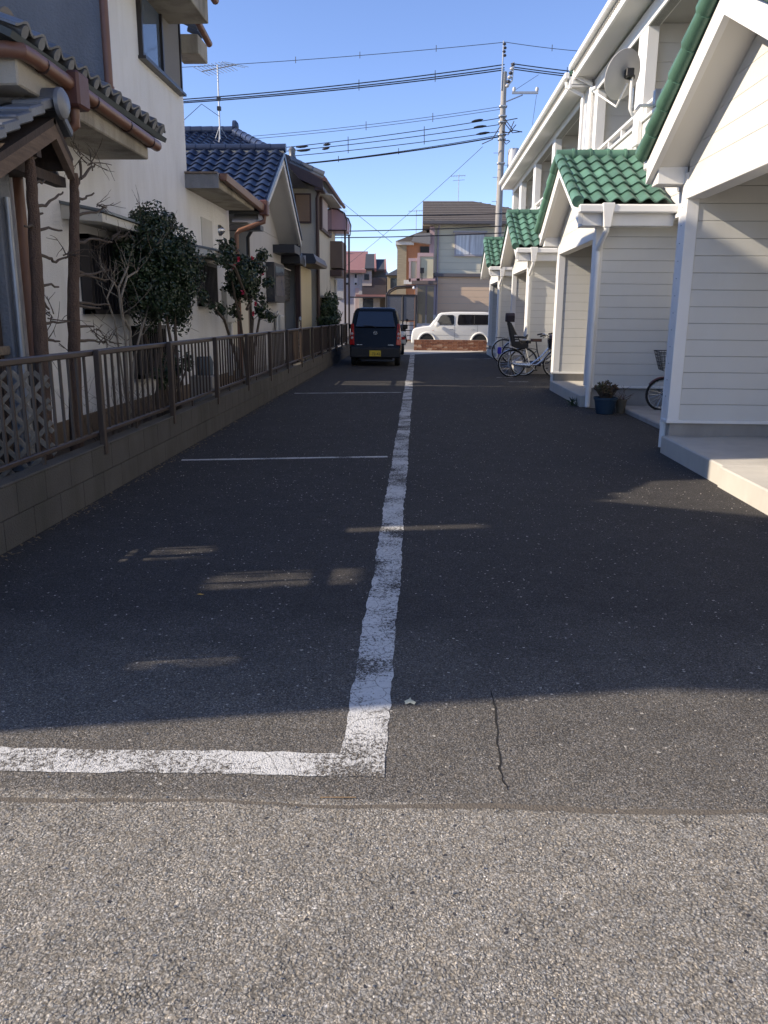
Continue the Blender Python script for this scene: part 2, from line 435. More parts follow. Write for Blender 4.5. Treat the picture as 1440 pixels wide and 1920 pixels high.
# painted markings, with slightly ragged edges
def ragged(name, a, b, w0, w1, mat, seg=.05, jit=.006, z=.0015):
    a = Vector((a[0], a[1], z)); b = Vector((b[0], b[1], z)); d = b-a; L = d.length; d.normalize(); nn = Vector((-d.y, d.x, 0))
    n = max(2, int(L/seg)); m = MB(); vs = []
    for i in range(n+1):
        t = i/n; c = a+d*L*t; w = (w0+(w1-w0)*t)/2
        wob = .004*math.sin(t*L*2.1)+.003*math.sin(t*L*5.3+1)
        vs += [c+nn*(w+random.uniform(-jit, jit)+wob), c-nn*(w+random.uniform(-jit, jit)-wob)]
    m.add(vs, [(2*i, 2*i+1, 2*i+3, 2*i+2) for i in range(n)])
    return m.build(name, mat, lot)
ragged('painted_line', (-.155, 2.36), (-.215, 33.9), .155, .17, PAINT)
ragged('painted_line', (-4.2, 2.27), (-.085, 2.335), .15, .135, PAINT, z=.0025)
ragged('painted_line', (-2.36, 7.85), (-.30, 8.24), .075, .075, PAINTB)
ragged('painted_line', (-2.3, 15.0), (-.31, 15.45), .09, .09, PAINTB)
ragged('painted_line', (-2.3, 21.9), (-.31, 22.3), .09, .09, PAINTF)
ragged('painted_line', (2.05, 18.3), (2.5, 18.35), .06, .06, PAINT)
ragged('painted_line', (1.25, 27.9), (2.55, 28.4), .09, .09, PAINT)
ragged('painted_line', (1.9, 19.6), (2.3, 19.65), .05, .05, PAINT)
# joint between street and lot: a packed low ridge of fines, and an open crack running into the lot
m = MB(); vs = []
for i in range(121):
    x = -3+i*.05; y = 2.125+.02*x+.008*math.sin(x*7)+random.uniform(-.004, .004); w_ = .35+.65*(math.sin(x*3.1)*.5+.5)
    vs += [(x, y-.012*w_-random.uniform(0, .006), .0008), (x, y+.009*w_+random.uniform(0, .005), .0008)]
m.add(vs, [(2*i, 2*i+1, 2*i+3, 2*i+2) for i in range(120)])
m.build('joint_seam', M('seam_dirt', (.135, .115, .09), .97, .4, 30, .8, 120), lot)
def crack(pts, w):
    m = MB(); vs = []
    for i, (x, y) in enumerate(pts):
        ww = w*random.uniform(.4, 1.2)*(0.25 if i in (0, len(pts)-1) else 1)
        vs += [(x-ww, y, .0012), (x+ww, y, .0012)]
    m.add(vs, [(2*i, 2*i+1, 2*i+3, 2*i+2) for i in range(len(pts)-1)])
    m.build('crack', M('crack_dark', (.012, .011, .010), 1, .2, 40), lot)
P0 = [oZ(x, y) for x, y in ((921, 1296), (926, 1318), (930, 1345), (934, 1372), (930, 1395), (938, 1415), (936, 1440), (943, 1462), (952, 1482))]
pts = []
for i in range(len(P0)-1):
    for t in (0, .33, .66):
        q = P0[i].lerp(P0[i+1], t); pts.append((q.x+random.uniform(-.004, .004), q.y))
crack(pts+[(P0[-1].x, P0[-1].y)], .0035)
crack([(1.02+i*.05, 2.19+.01*math.sin(i*2)) for i in range(14)], .003)
# dirt, moss and litter collected at the foot of the block wall
m = MB()
for i in range(900):
    y = random.uniform(3.2, 26); x = -2.49+abs(random.gauss(0, .05)); s_ = random.uniform(.006, .02)
    a = random.uniform(0, 6.28)
    p = Vector((x, y, .004+random.uniform(0, .006))); u = Vector((math.cos(a), math.sin(a), .2))*s_; w = Vector((-math.sin(a), math.cos(a), .1))*s_*.5
    m.add([p-u, p+w, p+u, p-w], [(0, 1, 2, 3)])
kind(m.build('wall_foot_litter', M('dry_litter', (.22, .16, .09), .95, .4, 30), lot), 'stuff')
# loose chips and grit on the asphalt
m = MB()
for i in range(2600):
    y = 1.2+(random.random()**1.6)*16; x = random.uniform(-2.4, 2.6) if y > 3 else random.uniform(-1.4, 1.8)
    s_ = random.uniform(.0022, .0055)*(1 if y < 6 else 1.5)
    p = Vector((x, y, .002)); q = [p+Vector((math.cos(a)*s_*random.uniform(.6, 1.2), math.sin(a)*s_*random.uniform(.6, 1.2), 0)) for a in (0, 2.1, 4.2)]
    m.add(q+[p+Vector((0, 0, s_*.8))], [(0, 1, 3), (1, 2, 3), (2, 0, 3)])
kind(m.build('loose_grit', M('grit_pale', (.34, .31, .27), .9, .5, 90), lot), 'stuff')

# ================================================================ block wall and fence
bw = thing('block_wall', 'low dirty concrete block wall carrying the brown railing', 'wall', (-2.56, 16, 0))
MB().box(-2.606, -2.512, 2.6, 30.0, 0, .385).build('wall_core', MORTAR, bw)
L_, z0 = .398, 0.0
for row, (za, zb) in enumerate(((0.002, .193), (.198, .392))):
    y = 2.62-(.2 if row else 0)
    while y < 29.9:
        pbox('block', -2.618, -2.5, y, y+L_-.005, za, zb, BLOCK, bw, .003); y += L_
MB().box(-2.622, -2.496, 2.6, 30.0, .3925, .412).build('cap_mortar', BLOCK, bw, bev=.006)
fn = thing('railing_fence', 'dark brown metal railing with thin upright bars on the block wall', 'fence', (-2.56, 16, .41))
Y0, Y1, SP = 2.54, 29.6, 1.865
pbox('top_rail', -2.585, -2.535, Y0, Y1, 1.105, 1.15, FENCE, fn, .008)
pbox('bottom_rail', -2.58, -2.54, Y0, Y1, .475, .51, FENCE, fn, .006)
y = Y0
while y < Y1+.01:
    pbox('post', -2.532, -2.482, y-.026, y+.026, .33, 1.152, FENCE, fn, .006)
    if y+SP/2 < Y1: pbox('rail_stub', -2.572, -2.552, y+SP/2-.012, y+SP/2+.012, .405, .478, FENCE, fn)
    for k in range(1, 13):
        yy = y+SP*k/13
        if yy < Y1: pbox('bar', -2.567, -2.549, yy-.009, yy+.009, .5, 1.11, FENCE, fn)
    y += SP

# ================================================================ apartment building on the right
ap = thing('apartment_building', 'two storey cream sided apartment block with green tiled porches and balconies', 'building', (4, 16, 0))
XW, XE = 2.72, 2.36            # porch wall face, porch roof verge
def porch(c, idx):
    near, far = c-1.65, c+1.75
    eN, eF = c-1.95, c+1.95
    zE, zR = 3.06, 4.02          # eave / ridge height of roof plane
    sl_ = (zR-zE)/1.95
    full = idx <= 1
    # gable and lintel core = the porch body
    b = MB()
    zl = 2.62
    def ztop(y): return zR-.10-abs(y-c)*sl_
    b.prism([(near, zl), (far, zl), (far, ztop(far)), (c, ztop(c)), (near, ztop(near))], 'x', XW, XW+.14)
    xn = 4.45
    if idx > 0: b.box(XW, xn, near, near+.14, .34, ztop(near+.05))
    else: b.box(XW+.42, XW+.56, 6.55, 6.98, .34, zl)
    b.box(XW, xn, far-.14, far, .34, ztop(far-.05))
    b.box(4.45, 4.57, near, far, .34, 3.2)
    b.box(XW+.14, 4.45, near+.14, far-.14, 2.90, 2.96)
    P = b.build('porch', SIDEDGE, ap)
    # boards: gable + lintel on the lane side
    def clip(z):
        if z < 2.75: return near+.11, far-.11
        d = max(0, (ztop(c)-z)/sl_); return max(near+.11, c-d), min(far-.11, c+d)
    boards(P, 'x', XW, -1, near, far, zl+.1, 3.85, clip=clip)
    pbox('lintel_trim', XW-.03, XW+.15, near+.10, far-.10, zl-.02, zl+.095, WHITE, P, .005)
    ft = near if idx else 6.55
    # boards near wall outside, far wall inside and outside, back wall
    if idx > 0:
        boards(P, 'y', near, -1, XW+.10, xn, .36, 2.985)
        pbox('base_trim', XW-.035, xn, near-.035, near+.02, .325, .36, WHITE, P, .004)
        for (x0, x1, y0, y1) in ((XW-.022, XW+.10, near-.024, near+.012), (XW-.024, XW+.012, near-.018, near+.115)):
            pbox('corner_trim', x0, x1, y0, y1, .355, 2.9, WHITE, P, .004)
        pbox('jamb_trim', XW-.026, XW+.155, near+.118, near+.165, .355, zl-.02, WHITE, P, .004)
        MB().box(XW+.015, xn, near+.015, near+.125, -.05, .33).build('foundation', CONC, P, bev=.01)
    else:
        pbox('corner_trim', XW+.40, XW+.58, 6.53, 6.99, .36, zl-.02, WHITE, P, .006)
        pbox('base_trim', XW+.375, XW+.60, 6.51, 7.01, .325, .36, WHITE, P, .004)
        MB().box(XW+.43, XW+.55, 6.57, 6.96, .1, .33).build('foundation', CONC, P, bev=.008)
    boards(P, 'y', far-.14, -1, XW+.10, xn, .36, 2.9)
    if full: boards(P, 'y', far, 1, XW+.10, xn, .36, 2.9)
    for (x0, x1, y0, y1) in ((XW-.024, XW+.10, far-.165, far-.115), (XW-.026, XW+.012, far-.118, far+.022)):
        pbox('corner_trim', x0, x1, y0, y1, .355, zl-.02 if y1 < far else 2.86, WHITE, P, .004)
    for kz in range(12):
        pbox('trim_clip', XW-.030, XW-.022, far-.06, far-.035, .6+kz*.175, .608+kz*.175, M('clip_grey', (.35, .35, .36), .5), P)
    pbox('base_trim', XW-.035, xn, far-.175, far+.03, .325, .36, WHITE, P, .004)
    MB().box(XW+.015, xn, far-.125, far-.005, -.05, .33).build('foundation', CONC, P, bev=.01)
    boards(P, 'x', 4.45, -1, near+.15, far-.15, .36, 2.9)
    pbox('entrance_door', 4.40, 4.44, c-.2, c+.65, .2, 2.25, M('door_brown', (.16, .10, .07), .5), P, .01)
    # concrete step
    if idx == 0:
        MB().box(XW-.06, 4.4, 6.98, far-.13, -.03, .185).build('step_slab', STEPC, P, bev=.012)
        MB().box(XW-.085, 4.4, 4.4, 6.972, -.03, .18).build('step_slab', STEPC, P, bev=.012)
    else:
        MB().box(XW-.06, 4.4, near+.15, far-.13, -.03, .185).build('step_slab', STEPC, P, bev=.012)
    # roof: deck, soffits, barge boards
    rf = MB()
    for sg, ey in ((-1, eN), (1, eF)):
        a, b_ = (XE, ey, zE), (3.82, ey, zE); t0, t1 = (3.82, c, zR), (XE, c, zR)
        rf.slab(a, b_, t1 and t0, t1, .05) if sg < 0 else rf.slab(b_, a, t1, t0, .05)
    rf.build('roof_deck', M('roof_deck', (.08, .09, .085), .9), P)
    sf = MB()
    for ey in (eN, eF):
        s1 = 1 if ey < c else -1
        yi = ey+s1*.03
        sf.hexa([(XE+.06, yi, zE-.23), (XW+.01, yi, zE-.23), (XW+.01, c, zR-.23-.02), (XE+.06, c, zR-.23-.02),
                 (XE+.06, yi, zE-.19), (XW+.01, yi, zE-.19), (XW+.01, c, zR-.19-.02), (XE+.06, c, zR-.19-.02)])
    sf.build('verge_soffit', SOFFIT, P)
    for ey in (eN, eF):
        MB().hexa([(XE, ey, zE-.27), (XE+.06, ey, zE-.27), (XE+.06, c, zR-.27), (XE, c, zR-.27),
                   (XE, ey, zE-.045), (XE+.06, ey, zE-.045), (XE+.06, c, zR-.045), (XE, c, zR-.045)]).build('barge_board', WHITE, P)
    # eave boxes with gutters
    for sg, ey, wall in ((-1, eN, near), (1, eF, far)):
        if sg > 0 and not full: continue
        y0, y1 = sorted((ey+.0*sg, wall-sg*.02))
        if sg < 0:
            MB().box(XE+.062, 3.78, y0, y1, zE-.30, zE-.045).build('eave_box', WHITE, P, bev=.006)
        else:
            MB().box(XE+.062, 3.78, y0, y1, zE-.30, zE-.045).build('eave_box', WHITE, P, bev=.006)
        yy0, yy1 = sorted((ey+sg*.012, ey+sg*.115))
        MB().box(XE-.01, 3.80, yy0, yy1, zE-.125, zE-.005).build('gutter', WHITE, P, bev=.018)
    for sg, ey, wall in ((-1, eN, near), (1, eF, far)):
        if (sg < 0 and idx == 0) or (sg > 0 and idx > 1): continue
        gx = 2.78; gy = ey+sg*.068
        hb = MB().hexa([(gx-.05, gy-.05, zE-.33), (gx+.05, gy-.05, zE-.33), (gx+.05, gy+.05, zE-.33), (gx-.05, gy+.05, zE-.33),
                        (gx-.09, gy-.065, zE+.012), (gx+.09, gy-.065, zE+.012), (gx+.09, gy+.065, zE+.012), (gx-.09, gy+.065, zE+.012)])
        hb.build('rain_head', WHITE, P, bev=.008)
        wy = wall+sg*.06
        dp = ptube('downpipe', [(gx, gy, zE-.33), (gx, gy, zE-.37), (2.735, wy, zE-.62), (2.735, wy, zE-.68), (2.735, wy, .03)], .042, WHITE, P, 10)
        for zz in (.30, 1.35, 2.2):
            MB().lathe([(.047, zz-.03), (.047, zz+.03)], (2.735, wy, 0), 12).build('pipe_collar', WHITE, P, smooth=True)
    # tiles
    l = math.hypot(1.95, zR-zE); rows = 6; lr = (l+.03)/rows
    w = .228; u = (1, 0, 0)
    jj = idx >= 2
    ncol = 6
    off = .028
    for sg, ey in ((-1, eN), (1, eF)):
        vdir = Vector((0, ey-c, zE-zR))
        nn = Vector((0, sg*(zR-zE), abs(ey-c))).normalized()
        og = Vector((XE-.03, c, zR))+nn*off
        lay_tiles(P, 'green', og, u, vdir, ncol, rows, w, lr, .062, GREEN, joined=(jj and sg > 0), name='roof_tile' if not (jj and sg > 0) else 'roof_tiles')
        # verge roll on the outer column
        for r in range(rows):
            p = og+Vector((-.0, 0, 0))+vdir.normalized()*(r*lr)+nn*.012
            q = p+vdir.normalized()*(lr*1.05)+nn*.022
            if not (jj and sg > 0):
                MB().tube([p, q], [.075, .088], 10).build('verge_tile', GREEN, P, smooth=True)
    for kx in range(5):
        x0 = XE-.07+kx*.29; x1 = x0+.30
        MB().tube([(x0, c, zR+.075), (x1-.04, c, zR+.08), (x1-.035, c, zR+.082), (x1, c, zR+.082)], [.088, .088, .10, .10], 12).build('ridge_tile', GREEN, P, smooth=True)
    return P
for i, c in enumerate((7.15, 14.75, 22.6, 30.2)): porch(c, i)

# main body: ground floor wall, slab, upper floor with recessed balconies, eaves
gf = MB().box(4.57, 4.75, 2.0, 34.6, -.05, 2.9).build('ground_floor_wall', SIDEDGE, ap)
for (a, b) in ((8.95, 13.05), (16.55, 20.9), (24.4, 28.5), (32.0, 34.6)):
    boards(gf, 'x', 4.57, -1, a, b, .36, 2.9)
    MB().box(4.52, 4.58, a, b, 0, .33).build('foundation', CONC, gf)
# bike strip kerb seen between porches
MB().box(3.2, 4.5, 9.4, 12.9, -.02, .07).build('step_slab', CONC, gf, bev=.015)
def block(nm, X, y0, y1, openings, ze, xe):
    w = MB()
    w.box(X, X+.16, y0, y1, 2.9, 4.72)                      # parapet
    w.box(X+.16, 5.2, y0, y1, 2.86, 3.0)                    # balcony floor
    w.box(5.2, 5.35, y0, y1, 2.9, 6.6)                      # recess back wall
    cols = []
    yy = y0
    for (a, b) in openings: cols.append((yy, a)); yy = b
    cols.append((yy, y1))
    for (a, b) in cols:
        if b-a > .05: w.box(X, X+.16, a, b, 4.72, 6.2)
        if b-a > .05: w.box(X+.16, 5.2, (a+b)/2-.07, (a+b)/2+.07, 3.0, 6.3)
    w.box(X, X+.16, y0, y1, 6.2, 6.62)
    w.box(X+.16, 5.2, y0, y1, 6.3, 6.4)
    Wl = w.build('upper_wall', SIDEDGE, ap)
    boards(Wl, 'x', X, -1, y0, y1, 2.92, 4.66, pitch=.29)
    boards(Wl, 'x', 5.2, -1, y0, y1, 3.0, 6.3, pitch=.29)
    for (a, b) in cols:
        if b-a > .05:
            pbox('column_trim', X-.022, X+.17, a-.01, b+.01, 4.72, 6.2, WHITE, Wl, .005)
            boards(Wl, 'y', (a+b)/2+.07, 1, X+.17, 5.19, 3.0, 6.3, pitch=.29)
            boards(Wl, 'y', (a+b)/2-.07, -1, X+.17, 5.19, 3.0, 6.3, pitch=.29)
    pbox('beam_trim', X-.03, X+.18, y0, y1, 6.2, 6.48, WHITE, Wl, .006)
    pbox('parapet_cap', X-.045, X+.2, y0, y1, 4.68, 4.735, WHITE, Wl, .006)
    for (a, b) in openings:
        pbox('hand_rail', X+.02, X+.12, a, b, 4.93, 4.985, WHITE, Wl, .006)
        n = max(2, int((b-a)/.9))
        for k in range(n+1):
            yb = a+.05+(b-a-.1)*k/n
            pbox('rail_post', X+.035, X+.105, yb-.04, yb+.04, 4.735, 4.935, WHITE, Wl)
        pbox('sliding_window', 5.12, 5.18, a+.6, b-.5, 3.05, 5.05, M('window_frame_grey', (.45, .45, .44), .4, metal=.4), Wl, .01)
        pbox('window_pane', 5.105, 5.118, a+.66, b-.56, 3.1, 5.0, GLASS, Wl)
    pbox('base_trim', X-.03, X+.05, y0, y1, 2.86, 2.918, WHITE, Wl, .004)
    # eaves
    pbox('eave_soffit', xe+.05, X+.02, y0-.05, y1+.1, ze-.19, ze-.15, SOFFIT, Wl)
    pbox('eave_fascia', xe, xe+.05, y0-.05, y1+.1, ze-.215, ze+.02, WHITE, Wl, .006)
    MB().box(xe-.115, xe-.005, y0-.06, y1+.1, ze-.03, ze+.10).build('gutter', WHITE, Wl, bev=.02)
    pbox('eave_end', xe+.05, X+.02, y0-.06, y0-.02, ze-.14, ze+.2, WHITE, Wl, .006)
    pbox('eave_end', xe+.05, X+.02, y1+.06, y1+.1, ze-.14, ze+.2, WHITE, Wl, .006)
    br = MB(); yy = y0+.1
    while yy < y1: br.box(xe-.03, xe+.001, yy-.012, yy+.012, ze-.10, ze-.045); yy += .11
    kind(br.build('vent_teeth', M('vent_grey', (.42, .40, .36), .7), Wl), 'stuff')  # soffit vent teeth in one even grey
    # roof plane and its first tile courses
    rs = .5
    MB().slab((xe-.02, y0-.05, ze+.10), (xe-.02, y1+.1, ze+.10), (8, y1+.1, ze+.1+(8-xe)*rs), (8, y0-.05, ze+.1+(8-xe)*rs), -.06).build('roof_deck', GREEN, Wl)
    for yv in (y0-.05, y1+.1):
        for r in range(10):
            a = Vector((xe+.0+r*.34, yv, ze+.16+r*.34*rs)); b = a+Vector((.36, 0, .36*rs))
            MB().tube([a, b], [.09, .08], 10).build('verge_tile', GREEN, Wl, smooth=True)
    return Wl
U1 = block('near', 3.8, 2.0, 19.5, [(4.2, 7.6), (8.1, 11.4), (11.9, 15.2), (15.75, 19.1)], 6.72, 3.32)
U2 = block('far', 3.7, 19.62, 34.4, [(20.4, 24.05), (24.5, 27.8), (28.3, 31.5), (32.1, 34.0)], 6.56, 3.24)
MB().box(5.35, 11, 2.0, 34.5, -.05, 6.5).build('rear_wall', SIDING, ap)
for y_, x_, zt in ((19.42, 3.74, 6.4), (19.72, 3.62, 6.25)):
    ptube('downpipe', [(x_-.42, y_, zt+.25), (x_-.42, y_, zt+.16), (x_-.04, y_, zt-.02), (x_-.04, y_, zt-.1), (x_-.04, y_, 3.0)], .045, WHITE, ap, 10)
pbox('meter_box', 3.70, 3.782, 15.1, 15.45, 4.33, 4.72, WHITE, ap, .01)
ptube('conduit', [(3.74, 15.27, 4.33), (3.74, 15.27, 3.9)], .02, WHITE, ap)
pbox('wall_lamp', 3.70, 3.78, 13.25, 13.33, 3.55, 3.72, BLACK, ap, .01)
# laundry pole hangers under the balcony beam
for ya, yb, lb in ((11.0, 14.6, 'in the balcony opening between dish and nearest gable'), (16.6, 18.4, 'in the balcony opening behind the satellite dish'), (21, 23.5, 'in the balcony opening next to the paired white downpipes'), (25, 27.3, 'in the balcony opening above the third porch'), (28.7, 31, 'in the balcony opening above the last porch')):
    lp = thing('laundry_pole', 'thin steel laundry pole '+lb, 'pole', (4.3, (ya+yb)/2, 5.6), 'laundry poles in the balconies')
    ptube('pole', [(4.3, ya, 5.6), (4.3, yb, 5.6)], .016, SILVER, lp)
    for y_ in (ya+.3, yb-.3):
        ptube('hanger', [(4.3, y_, 6.3), (4.3, y_, 5.62), (4.34, y_, 5.57), (4.38, y_, 5.6)], .013, SILVER, lp)
# satellite dish
ds = thing('satellite_dish', 'large grey satellite dish on a bent arm clamped to the balcony rail', 'satellite dish', (3.78, 14.6, 4.75))
D0 = oX(920+700*.3611, 392*.3611, 3.2)
dn = Vector((-.55, .75, .38)).normalized()     # boresight; we see its back
def dish():
    m = MB(); u = dn.orthogonal().normalized(); w = dn.cross(u); rings = []
    for r in (.02, .1, .2, .3, .36, .37):
        rings.append([D0+(u*math.cos(a)+w*math.sin(a))*r+dn*(r*r*.55) for a in [2*math.pi*k/32 for k in range(32)]])
    back = [[p-dn*.012 for p in rg] for rg in rings][::-1]
    m.loft(rings+back); return m
dish().build('reflector', M('dish_grey', (.42, .41, .40), .5, .08, 4), ds, smooth=True)
ptube('mount', [D0-dn*.02, D0-dn*.16], .05, BLACK, ds)
MB().box(D0.x-.03, D0.x+.09, D0.y-.2, D0.y-.05, D0.z-.06, D0.z+.06).build('bracket', BLACK, ds, bev=.01)
E0 = Vector((3.79, 14.35, 4.78))
ptube('support_pipe', [D0-dn*.14, D0-dn*.15+Vector((0, 0, -.45)), D0-dn*.13+Vector((.06, 0, -.55)), E0+Vector((-.25, .05, .0)), E0], .026, WHITE, ds)
lnb = D0+Vector((-.42, .45, -.1))
ptube('feed_arm', [D0-dn*.06+Vector((0, 0, -.1)), D0+Vector((-.1, .05, -.44)), lnb], .018, WHITE, ds)
MB().tube([lnb, lnb+Vector((.05, -.06, .03))], [.04, .03], 10).build('receiver', WHITE, ds, smooth=True)
pbox('rail_clamp', 3.74, 3.96, 14.25, 14.4, 4.74, 5.0, GALV, ds, .01)
# ================================================================ stucco house beside the lot (nearest on the left)
XH = -3.6
h1 = thing('stucco_house', 'weathered off white stucco house with copper brown gutters and tiled eaves', 'house', (-6, 10, 0))
lw = MB().box(-9, XH, 6.9, 13.05, -.05, 3.5).build('lower_wall', STUCCO, h1)
MB().box(-8.9, XH+.018, 6.88, 15.82, -.05, .36).build('plinth', PLINTH, h1, bev=.006)
MB().box(-9, XH, 9.92, 13.05, 3.5, 5.9).build('upper_wall', STUCCO, h1)
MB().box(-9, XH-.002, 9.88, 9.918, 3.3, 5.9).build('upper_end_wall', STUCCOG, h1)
# rear wings, unseen: added out of the frame on the left to shade the lot
# unseen screen and leaves added; openings cut to shape sun patches on the lot
holes = [(2.93, 3.22, 3.02, 3.50), (3.52, 3.80, 2.52, 2.98), (4.02, 4.14, 3.36, 4.08), (2.14, 2.27, 3.95, 4.28), (1.95, 2.05, 3.0, 3.25)]
ys = sorted({1.48, 4.75} | {h[i] for h in holes for i in (0, 1)}); zs = sorted({-.05, 4.4} | {h[i] for h in holes for i in (2, 3)})
m = MB()
for i in range(len(ys)-1):
    for j in range(len(zs)-1):
        yc, zc = (ys[i]+ys[i+1])/2, (zs[j]+zs[j+1])/2
        if not any(h[0] < yc < h[1] and h[2] < zc < h[3] for h in holes): m.box(-6.66, -6.58, ys[i], ys[i+1], zs[j], zs[j+1])
m.build('dapple_screen', STUCCO, h1)
rv = random.Random(77)
def dapple_pt():
    h = rv.choice(holes[:2]+holes[:2]+holes[3:]); return Vector((-6.5+rv.uniform(-.05, .1), rv.uniform(h[0]-.1, h[1]+.1), rv.uniform(h[2]-.1, h[3]+.1))), Vector((.88, .17, .3))
vm = leafmass(dapple_pt, 330, .085, rv).build('dapple_leaves', foliage('leaf_dapple', (.02, .04, .015), (.05, .08, .03)), h1); vm['kind'] = 'stuff'  # unseen leaves added to roughen the edges of the sun patches
MB().prism([(1.42, 4.35), (4.8, 4.35), (3.1, 5.95)], 'x', -7.4, -6.4).build('shade_roof', KAWARA, h1)
MB().box(-10.0, -6.7, 4.75, 5.5, -.05, 4.62).build('rear_wall', STUCCO, h1)  # added wall, fills the gap to stop low sun
MB().box(-9.6, -6.4, 5.5, 9.86, -.05, 6.9).build('rear_wall', STUCCO, h1)
MB().prism([(-10.0, 6.85), (-6.0, 6.85), (-8.0, 8.35)], 'y', 5.4, 9.9).build('shade_roof', KAWARA, h1)  # unseen wing roof, added and shaped for its shadow
# main upper roof
MB().prism([(-9.2, 5.9), (-3.05, 5.9), (-6.2, 7.5)], 'y', 9.6, 13.0).build('upper_roof', KAWARA, h1)
# boxed upper eaves at the far corner
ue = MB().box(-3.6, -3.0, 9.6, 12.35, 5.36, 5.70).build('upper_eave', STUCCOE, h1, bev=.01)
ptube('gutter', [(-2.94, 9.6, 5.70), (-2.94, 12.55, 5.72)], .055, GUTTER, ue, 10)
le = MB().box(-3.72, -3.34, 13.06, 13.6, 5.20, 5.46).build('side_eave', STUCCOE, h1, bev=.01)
ptube('gutter', [(-3.32, 13.0, 5.60), (-3.32, 13.66, 5.50)], .052, GUTTER, le, 10)
for k in range(3):
    MB().tube([(-3.38, 13.05+k*.24, 5.64-k*.03), (-3.6, 13.05+k*.24, 5.74-k*.03)], [.05, .05], 10).build('eave_tile', KAWARA, le, smooth=True)
ptube('downpipe', [(-3.545, 9.80, 6.0), (-3.545, 9.80, 4.05), (-3.545, 9.80, 3.60)], .048, GUTTER, h1, 10)
MB().lathe([(.058, 3.86), (.058, 3.92)], (-3.545, 9.80, 0), 12).build('pipe_collar', GUTTER, h1, smooth=True)
# lower boxed eave with gutter and tile ends
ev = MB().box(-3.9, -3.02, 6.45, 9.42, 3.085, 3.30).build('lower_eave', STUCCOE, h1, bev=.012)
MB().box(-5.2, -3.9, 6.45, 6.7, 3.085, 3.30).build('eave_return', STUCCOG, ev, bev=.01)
gt = ptube('gutter', [(-5.0, 6.40, 3.30), (-3.05, 6.40, 3.31), (-2.97, 6.44, 3.31), (-2.96, 6.6, 3.31), (-2.96, 9.55, 3.25)], .058, GUTTER, ev, 12)
for yb in (6.75, 7.75, 8.6, 9.3):
    MB().lathe([(.064, -.006), (.064, .006)], (-2.96, yb, 3.30-.02*(yb-6.6)), 12, 'y').build('gutter_bracket', M('bracket_dark', (.05, .025, .02), .5), gt)
MB().box(-3.07, -2.87, 7.22, 7.46, 3.12, 3.40).build('rain_head', M('rain_head_brown', (.12, .05, .04), .5), ev, bev=.02)
ptube('downpipe', [(-2.97, 7.34, 3.12), (-2.97, 7.34, 3.0), (-3.1, 7.34, 2.92), (-3.5, 7.36, 2.75), (-3.53, 7.36, 2.6), (-3.53, 7.36, .2)], .045, GUTTER, h1, 10)
MB().slab((-2.98, 6.3, 3.36), (-2.98, 9.95, 3.36), (-6.4, 9.95, 4.9), (-6.4, 6.3, 4.9), -.05).build('lower_roof', M('roof_deck', (.08, .09, .085), .9), h1)
lay_tiles(h1, 'kawara', (-3.86, 6.35, 3.84), (0, 1, 0), (.91, 0, -.41), 13, 3, .272, .32, .055, KAWARA)
for k in range(13):
    y_ = 6.35+.272*k+.136
    MB().tube([(-2.95, y_, 3.445), (-3.25, y_, 3.58)], [.05, .05], 12).build('eave_tile', KAWARA, h1, smooth=True)
ptube('verge_tile', [(-2.98, 9.66, 3.44), (-3.15, 9.66, 3.53), (-3.5, 9.66, 3.69)], .06, KAWARA, h1, 10)
oj = oX(8, 62, -3.5)
MB().lathe([(.02, 0), (.16, 0), (.19, .03), (.19, .10), (.02, .12)], (oj.x-.05, oj.y, oj.z), 20, 'x').build('ridge_ornament', M('ornament_clay', (.20, .17, .13), .85, .25, 9, .5, 60), h1, smooth=True)
for k in range(4):
    q = oX(34, 84, -3.3)
    MB().tube([q+Vector((-.02-k*.3, -.02-k*.22, k*.05)), q+Vector((-.32-k*.3, -.24-k*.22, .05+k*.05))], [.095, .085], 12).build('hip_tile', KAWARA, h1, smooth=True)
for k in range(2):
    q = oX(40, 92, -3.25)
    MB().tube([q+Vector((.0, .02+k*.25, -.02-k*.16)), q+Vector((0, .27+k*.25, -.19-k*.16))], [.07, .08], 10).build('hip_tile', KAWARA, h1, smooth=True)
# upper window
def window(parent, X, y0, y1, z0, z1, out=1, frame=DARKMETAL, left=None, right=None, d=.06, fw=.045):
    w = MB()
    for (a, b, c, e) in ((y0, y1, z0, z0+fw), (y0, y1, z1-fw, z1), (y0, y0+fw, z0+fw, z1-fw), (y1-fw, y1, z0+fw, z1-fw), ((y0+y1)/2-fw/2, (y0+y1)/2+fw/2, z0+fw, z1-fw)):
        w.box(*sorted((X-.02*out, X+d*out)), a, b, c, e)
    o = w.build('window', frame, parent)
    ym = (y0+y1)/2
    for (a, b, mt, dx) in ((y0+fw, ym-fw/2, left or GLASS, .3), (ym+fw/2, y1-fw, right or GLASS, .6)):
        pbox('pane', *sorted((X+d*dx*out-.004, X+d*dx*out+.004)), a, b, z0+fw, z1-fw, mt, o)
    pbox('sill', *sorted((X-.01*out, X+(d+.04)*out)), y0-.03, y1+.03, z0-.035, z0-.001, frame, o)
    return o
SCREEN = M('insect_screen', (.20, .19, .18), .9, .05, 30)
window(h1, XH, 11.08, 12.85, 4.60, 5.62, left=GLASSB, right=SCREEN)
